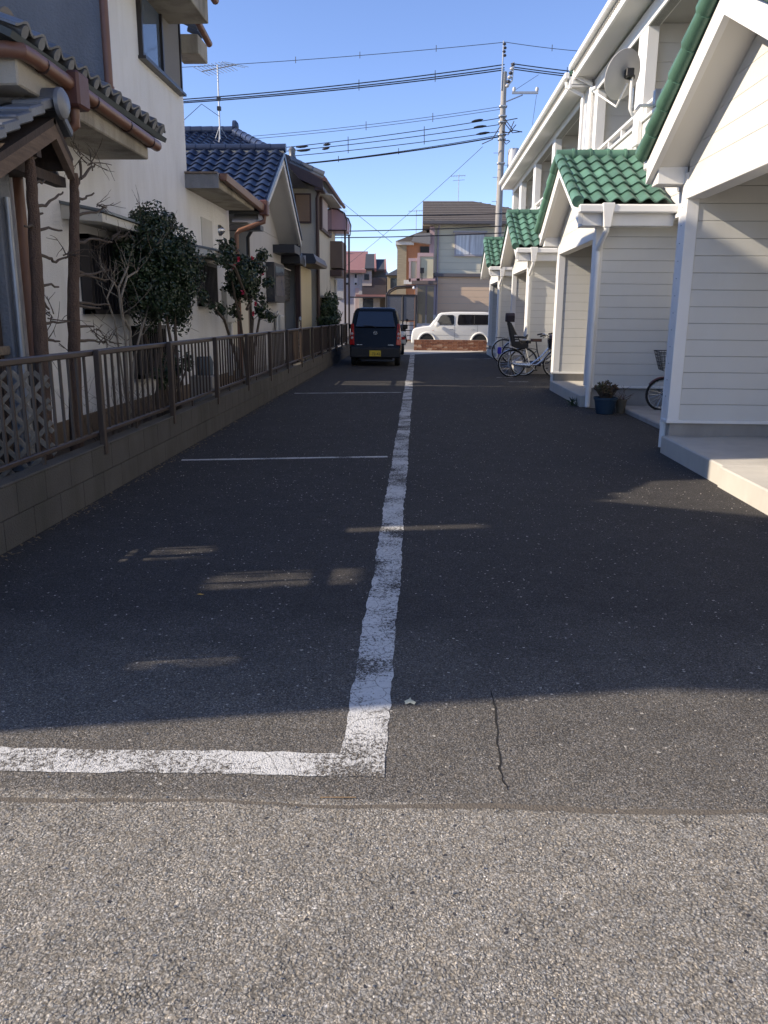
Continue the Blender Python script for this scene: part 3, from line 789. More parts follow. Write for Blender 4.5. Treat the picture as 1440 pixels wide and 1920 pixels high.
# barred ground floor windows with small hoods
def hood(parent, y0, y1, z, out=.42, ext=.05):
    m = MB().hexa([(XH, y0, z-.07), (XH+out, y0, z-.10), (XH+out, y1, z-.10), (XH, y1, z-.07), (XH, y0, z+.07), (XH+out, y0, z-.015), (XH+out, y1, z-.015), (XH, y1, z+.07)])
    o = m.build('window_hood', M('hood_cream', (.62, .60, .54), .6, .06, 4, grime=.2), parent, bev=.004)
    MB().hexa([(XH, y0-.02, z+.072), (XH+out+.03, y0-.02, z-.012), (XH+out+.03, y1+.02, z-.012), (XH, y1+.02, z+.072),
               (XH, y0-.02, z+.10), (XH+out+.03, y0-.02, z+.014), (XH+out+.03, y1+.02, z+.014), (XH, y1+.02, z+.10)]).build('hood_flashing', M('flashing_blue_grey', (.16, .19, .21), .4, .1, 5), o)
    return o
def barred(parent, y0, y1, z0, z1):
    o = pbox('barred_window', XH-.02, XH+.02, y0, y1, z0, z1, GLASS, parent)
    f = MB()
    for (a, b, c, e) in ((y0, y1, z0, z0+.05), (y0, y1, z1-.05, z1), (y0, y0+.05, z0, z1), (y1-.05, y1, z0, z1)):
        f.box(XH+.02, XH+.12, a, b, c, e)
    f.build('window_frame', DARKMETAL, o)
    n = int((y1-y0)/.085)
    for k in range(1, n):
        yy = y0+(y1-y0)*k/n
        pbox('window_bar', XH+.09, XH+.11, yy-.01, yy+.01, z0+.05, z1-.05, DARKMETAL, o)
    return o
hood(h1, 8.35, 10.75, 2.42)
barred(h1, 8.7, 10.3, 1.42, 2.24)
barred(h1, 10.15, 11.2, .62, 1.28)
# single storey annex
an = MB().box(-8, XH, 13.05, 15.8, -.05, 3.34).build('annex_wall', STUCCO, h1)
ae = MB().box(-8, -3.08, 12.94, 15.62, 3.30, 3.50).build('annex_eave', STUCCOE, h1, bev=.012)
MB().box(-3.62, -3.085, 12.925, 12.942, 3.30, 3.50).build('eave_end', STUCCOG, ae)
MB().box(-8, -3.10, 12.9, 15.7, 3.505, 3.535).build('eave_flashing', M('flashing_brown', (.20, .15, .11), .6, .2, 6), ae)
MB().hexa([(-3.08, 12.95, 3.42), (-2.97, 12.95, 3.40), (-2.97, 16.0, 3.32), (-3.08, 16.0, 3.34), (-3.08, 12.95, 3.52), (-2.95, 12.95, 3.52), (-2.95, 16.0, 3.46), (-3.08, 16.0, 3.46)]).build('gutter', GUTTER, ae, bev=.015)
MB().box(-3.06, -2.90, 15.98, 16.18, 3.26, 3.54).build('rain_head', M('rain_head_brown', (.12, .05, .04), .5), ae, bev=.02)
ptube('downpipe', [(-2.98, 16.08, 3.26), (-2.98, 16.08, 3.16), (-3.45, 15.98, 2.98), (-3.5, 15.95, 2.9), (-3.5, 15.95, .1)], .045, GUTTER, h1, 10)
hood(an, 12.9, 14.7, 2.40)
barred(an, 13.3, 14.25, 1.55, 2.25)
bl = oX(413, 432, -3.58)
MB().lathe([(.10, 0), (.095, .03), (.05, .08), (.0, .12)], (XH, bl.y, bl.z), 16, 'x').build('vent_cowl', SILVER, an, smooth=True)
pbox('meter_board', XH, XH+.10, 14.98, 15.6, 1.28, 1.92, M('panel_grey', (.52, .51, .47), .6, .06), an, .01)
ptube('conduit', [(XH+.05, 15.35, 1.28), (XH+.05, 15.35, .3)], .035, M('pvc_grey', (.50, .50, .50), .5), an)
ptube('conduit', [(XH+.05, 15.2, 1.28), (XH+.05, 15.2, .3)], .018, M('pvc_grey', (.50, .50, .50), .5), an)
pbox('wall_panel', XH, XH+.012, 13.75, 14.45, 2.50, 2.98, M('panel_pale', (.56, .54, .49), .8), an)

# ---- entrance canopy with its own small tiled gable, at the left edge
ec = thing('entrance_canopy', 'small wooden entrance canopy with grey clay tiles and round ridge tile', 'canopy', (-3.3, 6.2, 2.2))
XC = -2.95
A = oX(102, 212, XC); Ln = oX(-60, 300, XC); Rn = oX(140, 305, XC)
cy_ = A.y; zr = A.z; slope = (A.z-Rn.z)/(Rn.y-A.y)*.95
for sg, yy, slope in ((-1, cy_-1.25, .46), (1, Rn.y-.02, .85)):
    ze_ = zr-.03-abs(yy-cy_)*slope
    r = MB()
    r.slab((XC, yy, ze_), (XC-1.6, yy, ze_), (XC-1.6, cy_, zr-.03), (XC, cy_, zr-.03), .05 if sg > 0 else -.05)
    r.build('roof_deck', WOODD, ec)
    MB().hexa([(XC-.06, yy, ze_-.16), (XC+.0, yy, ze_-.16), (XC+.0, cy_, zr-.19), (XC-.06, cy_, zr-.19), (XC-.06, yy, ze_-.055), (XC, yy, ze_-.055), (XC, cy_, zr-.085), (XC-.06, cy_, zr-.085)]).build('barge_board', WOOD, ec)
    for k in range(int(abs(yy-cy_)/.22+.3)):
        a = Vector((XC-.02, cy_+sg*(k*.22), zr+.03-k*.22*slope)); b = Vector((XC-.02, cy_+sg*(k*.22+.25), zr+.02-(k*.22+.25)*slope))
        MB().slab(a+Vector((.05, 0, .015)), b+Vector((.05, 0, .055)), b+Vector((-.2, 0, .055)), a+Vector((-.2, 0, .015)), .075*(1 if sg < 0 else -1)).build('verge_tile', KAWARA, ec, bev=.012)
    vd = Vector((0, yy-cy_, ze_-zr))
    lay_tiles(ec, 'kawara_s', (XC-.22-.25*4, cy_, zr+.035), (1, 0, 0), vd, 4, 4, .25, vd.length/4, .05, M('dark_kawara', (.055, .058, .066), .45, .25, 6, .2, 60, rnd=.25))
MB().tube([(XC+.06, cy_, zr+.10), (XC-1.5, cy_, zr+.10)], .085, 14).build('ridge_tile', KAWARA, ec, smooth=True)
MB().lathe([(.0, .055), (.085, .05), (.115, .03), (.12, 0), (.0, -.02)], (XC+.05, cy_, zr+.07), 22, 'x').build('ridge_end_disc', KAWARA, ec, smooth=True)
for y_ in (cy_-.3, cy_+.3): pbox('purlin', XC-1.6, XC-.02, y_-.04, y_+.04, zr-.38, zr-.29, WOODD, ec)
pbox('tie_beam', XC-.22, XC-.13, cy_-.7, cy_+.42, zr-.5, zr-.42, WOODD, ec)
MB().box(XC-1.65, XC-.25, cy_-.6, cy_+.4, zr-.42, zr-.38).build('ceiling', WOODD, ec)
# supports: rendered pier and timber screen
pr = thing('entrance_pier', 'grey mortar pier with a steel pipe beside the wooden entrance screen', 'pillar', (-3.3, 6.6, 0))
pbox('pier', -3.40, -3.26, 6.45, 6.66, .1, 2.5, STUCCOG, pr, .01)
ptube('steel_pipe', [(-3.22, 6.5, .1), (-3.22, 6.5, 2.3)], .026, GALV, pr, 10)
pbox('crawlspace_shade', -3.50, -3.43, 6.3, 7.25, .05, 1.0, M('void_dark', (.02, .022, .028), .8, .3, 6), pr)  # dark sheet standing in for the unlit gap under the floor
pbox('void_sheet', -3.42, -3.36, 4.7, 6.44, .05, 1.05, M('void_dark', (.02, .022, .028), .8, .3, 6), pr)  # dark backing for the lattice, paints the shade of the void behind
pbox('letter_box', -3.30, -3.18, 6.02, 6.2, 2.06, 2.28, M('green_grey_box', (.07, .09, .09), .5), pr, .01)
ws = thing('timber_screen', 'weathered plank screen with a pale rail by the mortar pier', 'screen', (-3.35, 6.0, 0))
for k in range(9):
    pbox('plank', -3.40, -3.37, 4.9+k*.165, 4.9+k*.165+.158, 1.15, 2.25, WOOD, ws, .004)
for y_ in (4.9, 5.75, 6.36): pbox('stud', -3.37, -3.31, y_-.03, y_+.03, .2, 2.45, WOODD, ws)
pbox('rail', -3.38, -3.27, 4.8, 6.42, 1.10, 1.17, M('pale_wood', (.33, .25, .17), .8, .2, 9, grain=(3, 40, 40)), ws, .006)
# diagonal lattice
lt = thing('wooden_lattice', 'diagonal wooden garden lattice standing behind the railing', 'lattice', (-3.15, 5.94, .18))
PALEW = M('lattice_wood', (.36, .29, .21), .85, .25, 8, .3, 60, grain=(30, 30, 30), rnd=.2)
y0, y1, z0_, z1_ = -3.55, -2.76, .18, 1.0
def clipseg(p, d):
    ts = []
    for (lo, hi, i) in ((y0, y1, 0), (z0_, z1_, 1)):
        a, b = (lo-p[i])/d[i], (hi-p[i])/d[i]; ts.append((min(a, b), max(a, b)))
    t0, t1 = max(t[0] for t in ts), min(t[1] for t in ts)
    return (t0, t1) if t1-t0 > .06 else None
for s_, xx in ((1, 5.93), (-1, 5.944)):
    for k in range(-10, 10):
        p = (y0+k*.17, z0_ if s_ > 0 else z1_); d = (.7071, .7071*s_)
        t = clipseg(p, d)
        if not t: continue
        a = (p[0]+d[0]*t[0], p[1]+d[1]*t[0]); b = (p[0]+d[0]*t[1], p[1]+d[1]*t[1])
        nx, nz = -d[1]*.017, d[0]*.017
        MB().prism([(a[0]-nx, a[1]-nz), (b[0]-nx, b[1]-nz), (b[0]+nx, b[1]+nz), (a[0]+nx, a[1]+nz)], 'y', xx-.006, xx+.006).build('lattice_slat', PALEW, lt)

# ================================================================ house with blue tiles and a gable to the lane
h2 = thing('blue_tiled_house', 'single gabled house with dark blue tiles and pale panel siding', 'house', (-6, 19, 0))
PANEL = M('panel_siding', (.50, .48, .455), .7, .06, 1.2, .25, 90, grime=.12)
XV = -3.02; cy2, zr2 = 18.75, 4.86; eN2, eF2, zE2 = 16.05, 21.35, 3.34
sl2 = (zr2-zE2)/2.65
bd2 = MB().prism([(17.6, -.05), (21.9, -.05), (21.9, 3.25), (21.3, 3.3), (cy2, zr2-.16), (16.6, 3.55), (17.6, 3.3)], 'x', -6.25, XH).build('wall', SIDEDGE, h2)
for z_a, z_b in ((.25, .95), (.957, 1.80), (1.807, 2.56), (2.567, 3.28)):
    pbox('wall_panel', XH, XH+.016, 17.6, 21.9, z_a, z_b, PANEL, bd2, .003)
MB().prism([(17.0, 3.287), (21.3, 3.287), (cy2+.2, zr2-.3), (cy2-.2, zr2-.3)], 'x', XH, XH+.016).build('gable_panel', PANEL, bd2)
MB().box(-9, -8.2, 15.83, 17.58, -.05, 3.1).build('link_wall', M('dark_steel_sheet', (.05, .05, .055), .6, .12, 3, grain=(14, 14, 1)), h2)
ptube('downpipe', [(-3.35, 16.9, 3.15), (-3.5, 17.0, 2.95), (-3.5, 17.0, .1)], .04, DARKMETAL, h2, 10)
rd = MB()
XB2 = -6.3
rd.slab((XB2, eN2, zE2), (XV, eN2, zE2), (XV, cy2, zr2), (XB2, cy2, zr2), .06)
rd.slab((XV, eF2, zE2), (XB2, eF2, zE2), (XB2, cy2, zr2), (XV, cy2, zr2), .06)
rd = rd.build('roof', M('roof_deck', (.08, .09, .085), .9), h2)
vd = Vector((0, eN2-cy2, zE2-zr2)); L2 = vd.length
nn = Vector((0, -(zr2-zE2), 2.65)).normalized()
lay_tiles(rd, 'blue', Vector((XV-.02-.262*12, cy2, zr2))+nn*.03, (1, 0, 0), vd, 12, 11, .262, L2/11+.005, .062, BLUE)
lay_tiles(rd, 'blue', Vector((XV-.02-.262*12, cy2, zr2))+Vector((0, -nn.y, nn.z))*.03, (1, 0, 0), (0, eF2-cy2, zE2-zr2), 12, 11, .262, L2/11+.005, .062, BLUE, joined=True, name='roof_tiles')
for k in range(10):
    x1 = XV+.06-k*.33
    MB().tube([(x1, cy2, zr2+.10), (x1-.30, cy2, zr2+.10), (x1-.335, cy2, zr2+.10)], [.095, .088, .088], 12).build('ridge_tile', BLUE, rd, smooth=True)
MB().box(-6.3, XV+.02, cy2-.07, cy2+.07, zr2-.02, zr2+.06).build('ridge_base', M('ridge_mortar', (.33, .31, .26), .9, .2, 8), rd)
BARGE = M('barge_white', (.60, .585, .56), .6, .06, 3)
for yy in (eN2, eF2):
    MB().hexa([(XV-.07, yy, zE2-.24), (XV, yy, zE2-.24), (XV, cy2, zr2-.24), (XV-.07, cy2, zr2-.24), (XV-.07, yy, zE2-.06), (XV, yy, zE2-.06), (XV, cy2, zr2-.06), (XV-.07, cy2, zr2-.06)]).build('barge_board', BARGE, h2)
    MB().hexa([(XV-.02, yy, zE2-.075), (XV+.03, yy, zE2-.075), (XV+.03, cy2, zr2-.075), (XV-.02, cy2, zr2-.075), (XV-.02, yy, zE2+.03), (XV+.03, yy, zE2+.03), (XV+.03, cy2, zr2+.03), (XV-.02, cy2, zr2+.03)]).build('verge_trim', BLUE, h2)
    MB().hexa([(XH, yy, zE2-.20), (XV-.07, yy, zE2-.20), (XV-.07, cy2, zr2-.20), (XH, cy2, zr2-.20), (XH, yy, zE2-.17), (XV-.07, yy, zE2-.17), (XV-.07, cy2, zr2-.17), (XH, cy2, zr2-.17)]).build('soffit', BARGE, h2)
NAVY = M('dark_fascia', (.028, .03, .038), .45, .1, 4)
MB().box(-4.6, XV-.02, eF2-.06, eF2+.02, zE2-.44, zE2-.06).build('eave_fascia', NAVY, h2)
MB().box(-4.6, XV-.03, 20.35, eF2-.065, zE2-.44, zE2-.25).build('eave_box', NAVY, h2)
MB().box(-4.6, XV-.03, eN2-.02, 16.35, zE2-.34, zE2-.25).build('eave_box', NAVY, h2)
MB().box(-4.6, XV-.01, eF2+.03, eF2+.13, zE2-.14, zE2-.02).build('gutter', NAVY, h2, bev=.02)
# window box with grille, hatch
wb = MB().box(XH, XH+.22, 19.35, 20.75, 1.72, 2.62).build('bay_window', NAVY, h2, bev=.01)
pbox('pane', XH+.22, XH+.232, 19.45, 20.65, 1.86, 2.54, GLASS, wb)
pbox('pane', XH+.03, XH+.19, 19.338, 19.349, 1.82, 2.55, GLASS, wb)
wg = MB().box(XH, XH+.05, 21.0, 22.6, 1.78, 2.58).build('window', DARKMETAL, h2)
for k in range(7): pbox('louvre', XH+.05, XH+.075, 21.06, 22.54, 1.84+k*.1, 1.90+k*.1, BLACK, wg)
MB().box(XH, XH+.1, 20.95, 22.65, 2.585, 2.62).build('window_cap', M('cap_grey', (.45, .45, .45), .5), wg)
pbox('gas_meter', XH+.02, XH+.2, 20.3, 20.75, .95, 1.42, M('meter_beige', (.50, .49, .45), .5, .08), h2, .03)
ptube('gas_pipe', [(XH+.1, 20.2, .1), (XH+.1, 20.2, 1.45), (XH+.1, 20.4, 1.5), (XH+.1, 20.5, 1.42)], .03, M('pipe_white', (.58, .57, .53), .5), h2)
ptube('gas_pipe', [(XH+.1, 22.2, .1), (XH+.1, 22.2, .9)], .04, M('pipe_white', (.58, .57, .53), .5), h2)
# small curved awning over the window corner, flat awning over the entry
m = MB(); rings = []
for y_ in (21.5, 22.4):
    rings.append([(XH, y_, 2.72), (XH+.52, y_, 2.72), (XH+.52, y_, 2.86), (XH+.45, y_, 3.02), (XH+.3, y_, 3.14), (XH+.1, y_, 3.2), (XH, y_, 3.2)])
m.loft(rings).build('curved_awning', NAVY, h2, smooth=True)
MB().box(XH+.46, XH+.535, 22.41, 22.47, 2.70, 2.98).build('awning_rim', M('cap_grey', (.45, .45, .45), .5), h2)
BRN = M('awning_brown', (.13, .105, .09), .5, .1, 4)
aw = MB().prism([(-4.0, 2.78), (-2.82, 2.78), (-2.79, 2.85), (-2.86, 3.02), (-4.0, 3.06)], 'y', 22.5, 25.2).build('entry_awning', BRN, h2)
MB().prism([(-4.0, 2.775), (-2.815, 2.775), (-2.785, 2.85), (-2.86, 3.03), (-4.0, 3.07)], 'y', 22.45, 22.5).build('awning_end', NAVY, aw)
OLIVE = M('entry_wall_olive', (.20, .185, .14), .85, .08, 3)
MB().box(-9, -3.75, 21.92, 23.2, -.05, 3.0).build('entry_wall', OLIVE, h2)
pbox('entry_post', -3.42, -3.29, 22.85, 23.04, 0, 2.78, M('post_maroon', (.05, .025, .025), .5), h2)
YEL = M('yellow_siding', (.62, .52, .31), .6, .05, 2)
ye = MB().box(-9, -3.33, 23.05, 25.35, -.05, 2.77).build('yellow_wall', SIDEDGE, h2)
for k in range(4): pbox('siding_panel', -3.33, -3.30, 23.06+k*.57, 23.06+k*.57+.558, .05, 2.76, YEL, ye, .004)
ptube('standpipe', [(-3.28, 22.5, .1), (-3.28, 22.5, 1.25), (-3.24, 22.4, 1.35), (-3.24, 22.3, 1.28)], .035, SILVER, h2)
pbox('red_box', -3.45, -3.24, 22.58, 22.82, .55, .98, M('maroon', (.10, .02, .025), .6), h2, .01)
# upper storey behind with hip roof
rx = oY(440, 254, 25).x; zt = oY(400, 253, 25).z; zc = oY(535, 284, 22).z; xc = oY(540, 284, 22).x
MB().box(-15, xc-.5, 22.3, 28, 3.2, zc-.1).build('upper_wall', PANEL, h2)
hp = MB(); zc2 = zc-.35
hp.add([(-16, 21.6, zc2), (xc, 21.6, zc2), (xc, 28.6, zc2), (-16, 28.6, zc2), (rx, 25, zt), (-16, 25, zt)],
       [(0, 1, 4, 5), (1, 2, 4), (2, 3, 5, 4), (0, 5, 3), (3, 2, 1, 0)])
hp = hp.build('upper_roof', BLUE, h2)
vd = Vector((0, 21.6-25, zc2-zt)); l = vd.length; nn = Vector((0, zt-zc2, 3.4)).normalized(); nn = Vector((0, -nn.y, nn.z))
cols = 26; wcol = .27
def skp(r, c):
    x = xc-(cols-c)*wcol+wcol; return x > rx+(xc-rx)*((r+.6)/13)
lay_tiles(hp, 'blue_up', Vector((xc-cols*wcol, 25, zt))+nn*.03, (1, 0, 0), vd, cols, 13, wcol, l/13, .062, BLUE, skip=skp)
for k in range(10):
    t0, t1 = k/10, (k+1.06)/10
    a = Vector((rx, 25, zt+.1)).lerp(Vector((xc, 21.6, zc2+.1)), t0); b = Vector((rx, 25, zt+.1)).lerp(Vector((xc, 21.6, zc2+.1)), t1)
    MB().tube([a, b], [.10, .12], 10).build('hip_tile', BLUE, hp, smooth=True)
for k in range(14):
    MB().tube([(rx-k*.32, 25, zt+.12), (rx-k*.32-.34, 25, zt+.12)], [.12, .11], 10).build('ridge_tile', BLUE, hp, smooth=True)
MB().lathe([(.0, .08), (.1, .06), (.17, .0), (.17, -.08), (0, -.1)], (rx+.05, 25, zt+.22), 14, 'x').build('ridge_end_disc', BLUE, hp, smooth=True)
# television antenna on that roof
an_ = thing('tv_antenna', 'tall rooftop television antenna with horizontal rods on the blue tiled roof', 'antenna', (oY(413, 262, 24).x, 24, oY(413, 262, 24).z))
b_ = oY(413, 262, 24); t_ = oY(411, 122, 24)
ptube('mast', [b_-Vector((0, 0, .3)), Vector((b_.x, 24, t_.z))], .022, GALV, an_)
for (dx, dy) in ((-.35, .3), (.35, .3), (.05, -.4)):
    ptube('leg', [(b_.x, 24, b_.z+.35), (b_.x+dx, 24+dy, b_.z-.28)], .012, GALV, an_, 6)
e0, e1 = oY(378, 134, 24), oY(444, 121, 24)
ptube('boom', [e0, e1], .016, GALV, an_)
for k in range(11):
    p = e0.lerp(e1, k/10); q = Vector((.12, .42, 0)) if k < 9 else Vector((.2, .6, .1))
    ptube('element', [p-q, p+q], .007, GALV, an_, 5)
for z_ in (.75, 1.0): pbox('booster', b_.x-.05, b_.x+.05, 23.95, 24.05, b_.z+z_, b_.z+z_+.1, BLACK, an_)
for (x, y, Y) in ((348, 222, 23), (380, 196, 23)): pass
ptube('stay_wire', [(b_.x, 24, b_.z+.6), oY(378, 195, 23.5), oY(345, 225, 23)], .008, BLACK, an_, 5)

# ================================================================ third house, brown trim
h3 = thing('brown_trim_house', 'two storey cream stucco house with brown trim and louvred shutter window', 'house', (-6, 28, 0))
X3 = -3.15
ST3 = M('stucco_cream', (.56, .52, .43), .9, .07, 2, .7, 40, grime=.2)
w3 = MB().prism([(-9, -.05), (X3, -.05), (X3, 5.15), (-5.6, 6.25), (-9, 4.8)], 'y', 25.75, 31.2).build('wall', ST3, h3)
TRIM = M('brown_trim', (.075, .042, .035), .5, .12, 4)
xe3, ze3, yv3 = -2.9, 5.36, 25.25
MB().slab((xe3, yv3, ze3), (xe3, 31.5, ze3), (-5.8, 31.5, ze3+2.9*.42), (-5.8, yv3, ze3+2.9*.42), -.07).build('roof', KAWARA, h3)
for nm, ya, yb, d0, d1, mt in (('barge_board', yv3-.05, yv3, -.32, 0.0, TRIM), ('verge_soffit', yv3+.001, 25.75, -.32, -.29, TRIM)):
    MB().hexa([(-5.8, ya, ze3+1.22+d0), (xe3, ya, ze3+d0), (xe3, yb, ze3+d0), (-5.8, yb, ze3+1.22+d0), (-5.8, ya, ze3+1.22+d1), (xe3, ya, ze3+d1), (xe3, yb, ze3+d1), (-5.8, yb, ze3+1.22+d1)]).build(nm, mt, h3)
MB().box(X3, xe3, yv3+.002, 31.5, ze3-.33, ze3-.22).build('eave_box', TRIM, h3)
ptube('gutter', [(xe3+.06, yv3-.05, ze3-.03), (xe3+.06, 31.5, ze3-.03)], .06, M('gutter_maroon', (.13, .06, .05), .45), h3, 10)
for k in range(8):
    a = Vector((xe3+.02-k*.34, yv3+.05, ze3+.12+k*.34*.42)); MB().tube([a, a+Vector((-.36, 0, .15))], [.085, .075], 10).build('verge_tile', KAWARA, h3, smooth=True)
for k in range(19):
    y_ = yv3+.3+k*.32; MB().tube([(xe3-.02, y_, ze3+.10), (xe3-.4, y_, ze3+.26)], [.06, .06], 8).build('eave_tile', KAWARA, h3, smooth=True)
o_ = oY(548, 305, 25.6)
MB().lathe([(.13, -.2), (.14, .1), (.09, .2), (.11, .36), (.04, .45)], (o_.x, 25.6, o_.z), 14).build('ridge_ornament', KAWARA, h3, smooth=True)
ptube('downpipe', [(X3+.1, 25.68, 5.1), (X3+.02, 25.68, 4.85), (X3+.02, 25.68, .1)], .055, TRIM, h3, 10)
s0, s1 = oY(552, 362, 25.6), oY(583, 418, 25.6)
sw = MB().box(s0.x, s1.x, 25.62, 25.76, s1.z, s0.z).build('shutter_window', TRIM, h3)
LOUV = M('louvre_tan', (.30, .20, .13), .55, .1, 5)
for k in range(20):
    zz = s1.z+.05+(s0.z-s1.z-.1)*k/20
    pbox('louvre', s0.x+.04, s1.x-.04, 25.58, 25.62, zz, zz+.03, LOUV, sw)
w1 = MB().box(X3, X3+.1, 26.2, 29.0, 4.02, 4.98).build('window', TRIM, h3)
PINKW = M('shutter_pinkish', (.42, .34, .32), .6, .06)
pbox('shutter_panel', X3+.1, X3+.12, 26.28, 27.6, 4.08, 4.93, PINKW, w1); pbox('pane', X3+.1, X3+.115, 27.65, 28.92, 4.08, 4.93, GLASS, w1)
MB().hexa([(X3, 26.0, 5.02), (X3+.45, 26.0, 4.98), (X3+.45, 29.1, 4.98), (X3, 29.1, 5.02), (X3, 26.0, 5.12), (X3+.45, 26.0, 5.02), (X3+.45, 29.1, 5.02), (X3, 29.1, 5.12)]).build('window_hood', M('hood_cream', (.62, .60, .54), .6), h3)
MB().box(X3, X3+.42, 29.3, 31.1, 2.76, 2.98).build('lower_awning', TRIM, h3, bev=.02)
pc = M('pink_polycarbonate', (.52, .33, .38), .35, .06, 3)
MB().box(X3, X3+.42, 29.4, 31.15, 3.05, 3.95).build('balcony_screen', M('balcony_brown', (.16, .115, .09), .6), h3)
m = MB(); rings = []
for y_ in (29.5, 31.1): rings.append([(X3, y_, 4.34), (X3+.54, y_, 4.34), (X3+.56, y_, 4.64), (X3+.48, y_, 4.86), (X3+.26, y_, 4.99), (X3, y_, 5.03)])
m.loft(rings).build('balcony_cover', pc, h3)
for y_ in (29.48, 31.12):
    ptube('cover_rib', [(X3, y_, 5.05), (X3+.26, y_, 5.01), (X3+.5, y_, 4.88), (X3+.59, y_, 4.64), (X3+.57, y_, 4.31), (X3, y_, 4.31)], .026, TRIM, h3)
    ptube('cover_post', [(X3+.52, y_, 4.3), (X3+.52, y_, .1)], .035, TRIM, h3)
ptube('wall_pipe', [(X3+.07, 30.6, 2.7), (X3+.07, 30.6, .1)], .05, M('pipe_white', (.58, .57, .53), .5), h3)
MB().box(-3.4, -2.75, 26.2, 29.6, 1.97, 2.03).build('lean_to_roof', M('lean_to_grey', (.30, .29, .27), .6), h3)
# ================================================================ vegetation
def px_poly(pts, X, dx=0.0):
    return [oX(x, y, X)+Vector((dx, 0, 0)) for x, y in pts]
def twigs(m, p, d, L, r, depth, rnd=random, spread=.8, up=.1, n=6):
    pts = [p]; q = Vector(p); dd = Vector(d).normalized()
    k = 4
    for i in range(k):
        dd = (dd+Vector((rnd.gauss(0, .16), rnd.gauss(0, .16), rnd.gauss(0, .16)+up*.15))).normalized()
        q = q+dd*L/k; pts.append(Vector(q))
    m.tube(pts, [r*(1-.55*i/k) for i in range(k+1)], n if depth > 1 else 4)
    ends = [(pts[-1], dd)]
    if depth > 0:
        for c in range(rnd.choice((2, 3))):
            i = rnd.randint(2, k)
            a = (dd+Vector((rnd.gauss(0, spread), rnd.gauss(0, spread), rnd.gauss(0, spread)+up))).normalized()
            ends += twigs(m, pts[i], a, L*rnd.uniform(.5, .8), r*.5, depth-1, rnd, spread, up, n)
    return ends

def pruned_tree(label, trunk, branches, clusters, X, seed):
    rnd = random.Random(seed)
    P = px_poly(trunk, X)
    P.append(Vector((P[-1].x, P[-1].y-.02, .08)))
    t = thing('pruned_conifer', label, 'tree', (P[-1].x, P[-1].y, .1), 'hard pruned conifers behind the railing')
    m = MB()
    # lumpy trunk
    pts = []; rs = []
    n = len(P)
    for i in range(n-1):
        for k in range(4):
            f = k/4; q = P[i].lerp(P[i+1], f); u = (i+f)/(n-1)
            pts.append(q+Vector((rnd.gauss(0, .002), rnd.gauss(0, .002), 0))); rs.append((.036+.026*u)*rnd.uniform(.95, 1.06))
    pts.append(P[-1]); rs.append(.072)
    m.tube(pts, rs, 12)
    m.build('trunk', BARK, t, smooth=True)
    for b in branches:
        q = px_poly(b, X)
        mm = MB(); rr = .014
        q2 = []
        for i in range(len(q)-1):
            for k in range(3): q2.append(q[i].lerp(q[i+1], k/3)+Vector((rnd.gauss(0, .006), rnd.gauss(0, .006), rnd.gauss(0, .006))))
        q2.append(q[-1])
        mm.tube(q2, [rr*(1-.6*i/len(q2)) for i in range(len(q2))], 8)
        mm.build('branch_stub', TWIG, t, smooth=True)
    for (x, y, k) in clusters:
        mm = MB(); c = oX(x, y, X)
        for _ in range(k):
            d = Vector((rnd.gauss(0, .7), rnd.gauss(.5, .8), rnd.gauss(.1, .5)))
            twigs(mm, c+Vector((rnd.gauss(0, .03), rnd.gauss(0, .04), rnd.gauss(0, .02))), d, rnd.uniform(.12, .24), .006, 1, rnd, .7, 0, 5)
        mm.build('twig_cluster', TWIG, t)
    return t
pruned_tree('brown pruned conifer trunk with stubby branches beside the brown downpipe', [(52, 278), (58, 330), (64, 420), (69, 520), (74, 600), (80, 700), (86, 830)],
    [[(62, 348), (74, 344), (84, 338)], [(64, 388), (86, 386), (112, 364), (118, 360)], [(64, 408), (80, 400)], [(66, 432), (92, 428), (116, 432)], [(70, 476), (92, 482), (104, 492), (124, 482), (128, 472)], [(71, 535), (88, 534), (110, 538)], [(78, 604), (100, 606), (130, 602)], [(82, 634), (100, 640), (112, 640)], [(54, 300), (70, 292)], [(62, 424), (46, 424)], [(76, 560), (92, 580)]],
    [(104, 592, 6), (98, 640, 3), (118, 478, 4)], -3.0, 3)
pruned_tree('brown pruned conifer trunk with twiggy stubs in front of the barred window', [(138, 326), (140, 360), (139, 420), (138, 500), (137, 560), (139, 650), (143, 820)],
    [[(146, 376), (160, 372), (176, 362)], [(146, 402), (180, 398), (200, 388)], [(147, 300), (152, 330), (142, 350)], [(146, 455), (176, 446), (210, 454)], [(146, 508), (168, 516), (188, 526), (212, 524)], [(146, 516), (180, 512), (205, 506)], [(146, 568), (176, 570), (206, 572)], [(146, 574), (188, 578)], [(146, 610), (176, 612)], [(146, 638), (176, 638), (200, 642)], [(150, 334), (168, 318), (178, 308)]],
    [(152, 292, 4), (172, 312, 4), (180, 385, 5), (208, 446, 9), (196, 522, 5), (198, 640, 9), (172, 618, 4)], -3.0, 5)

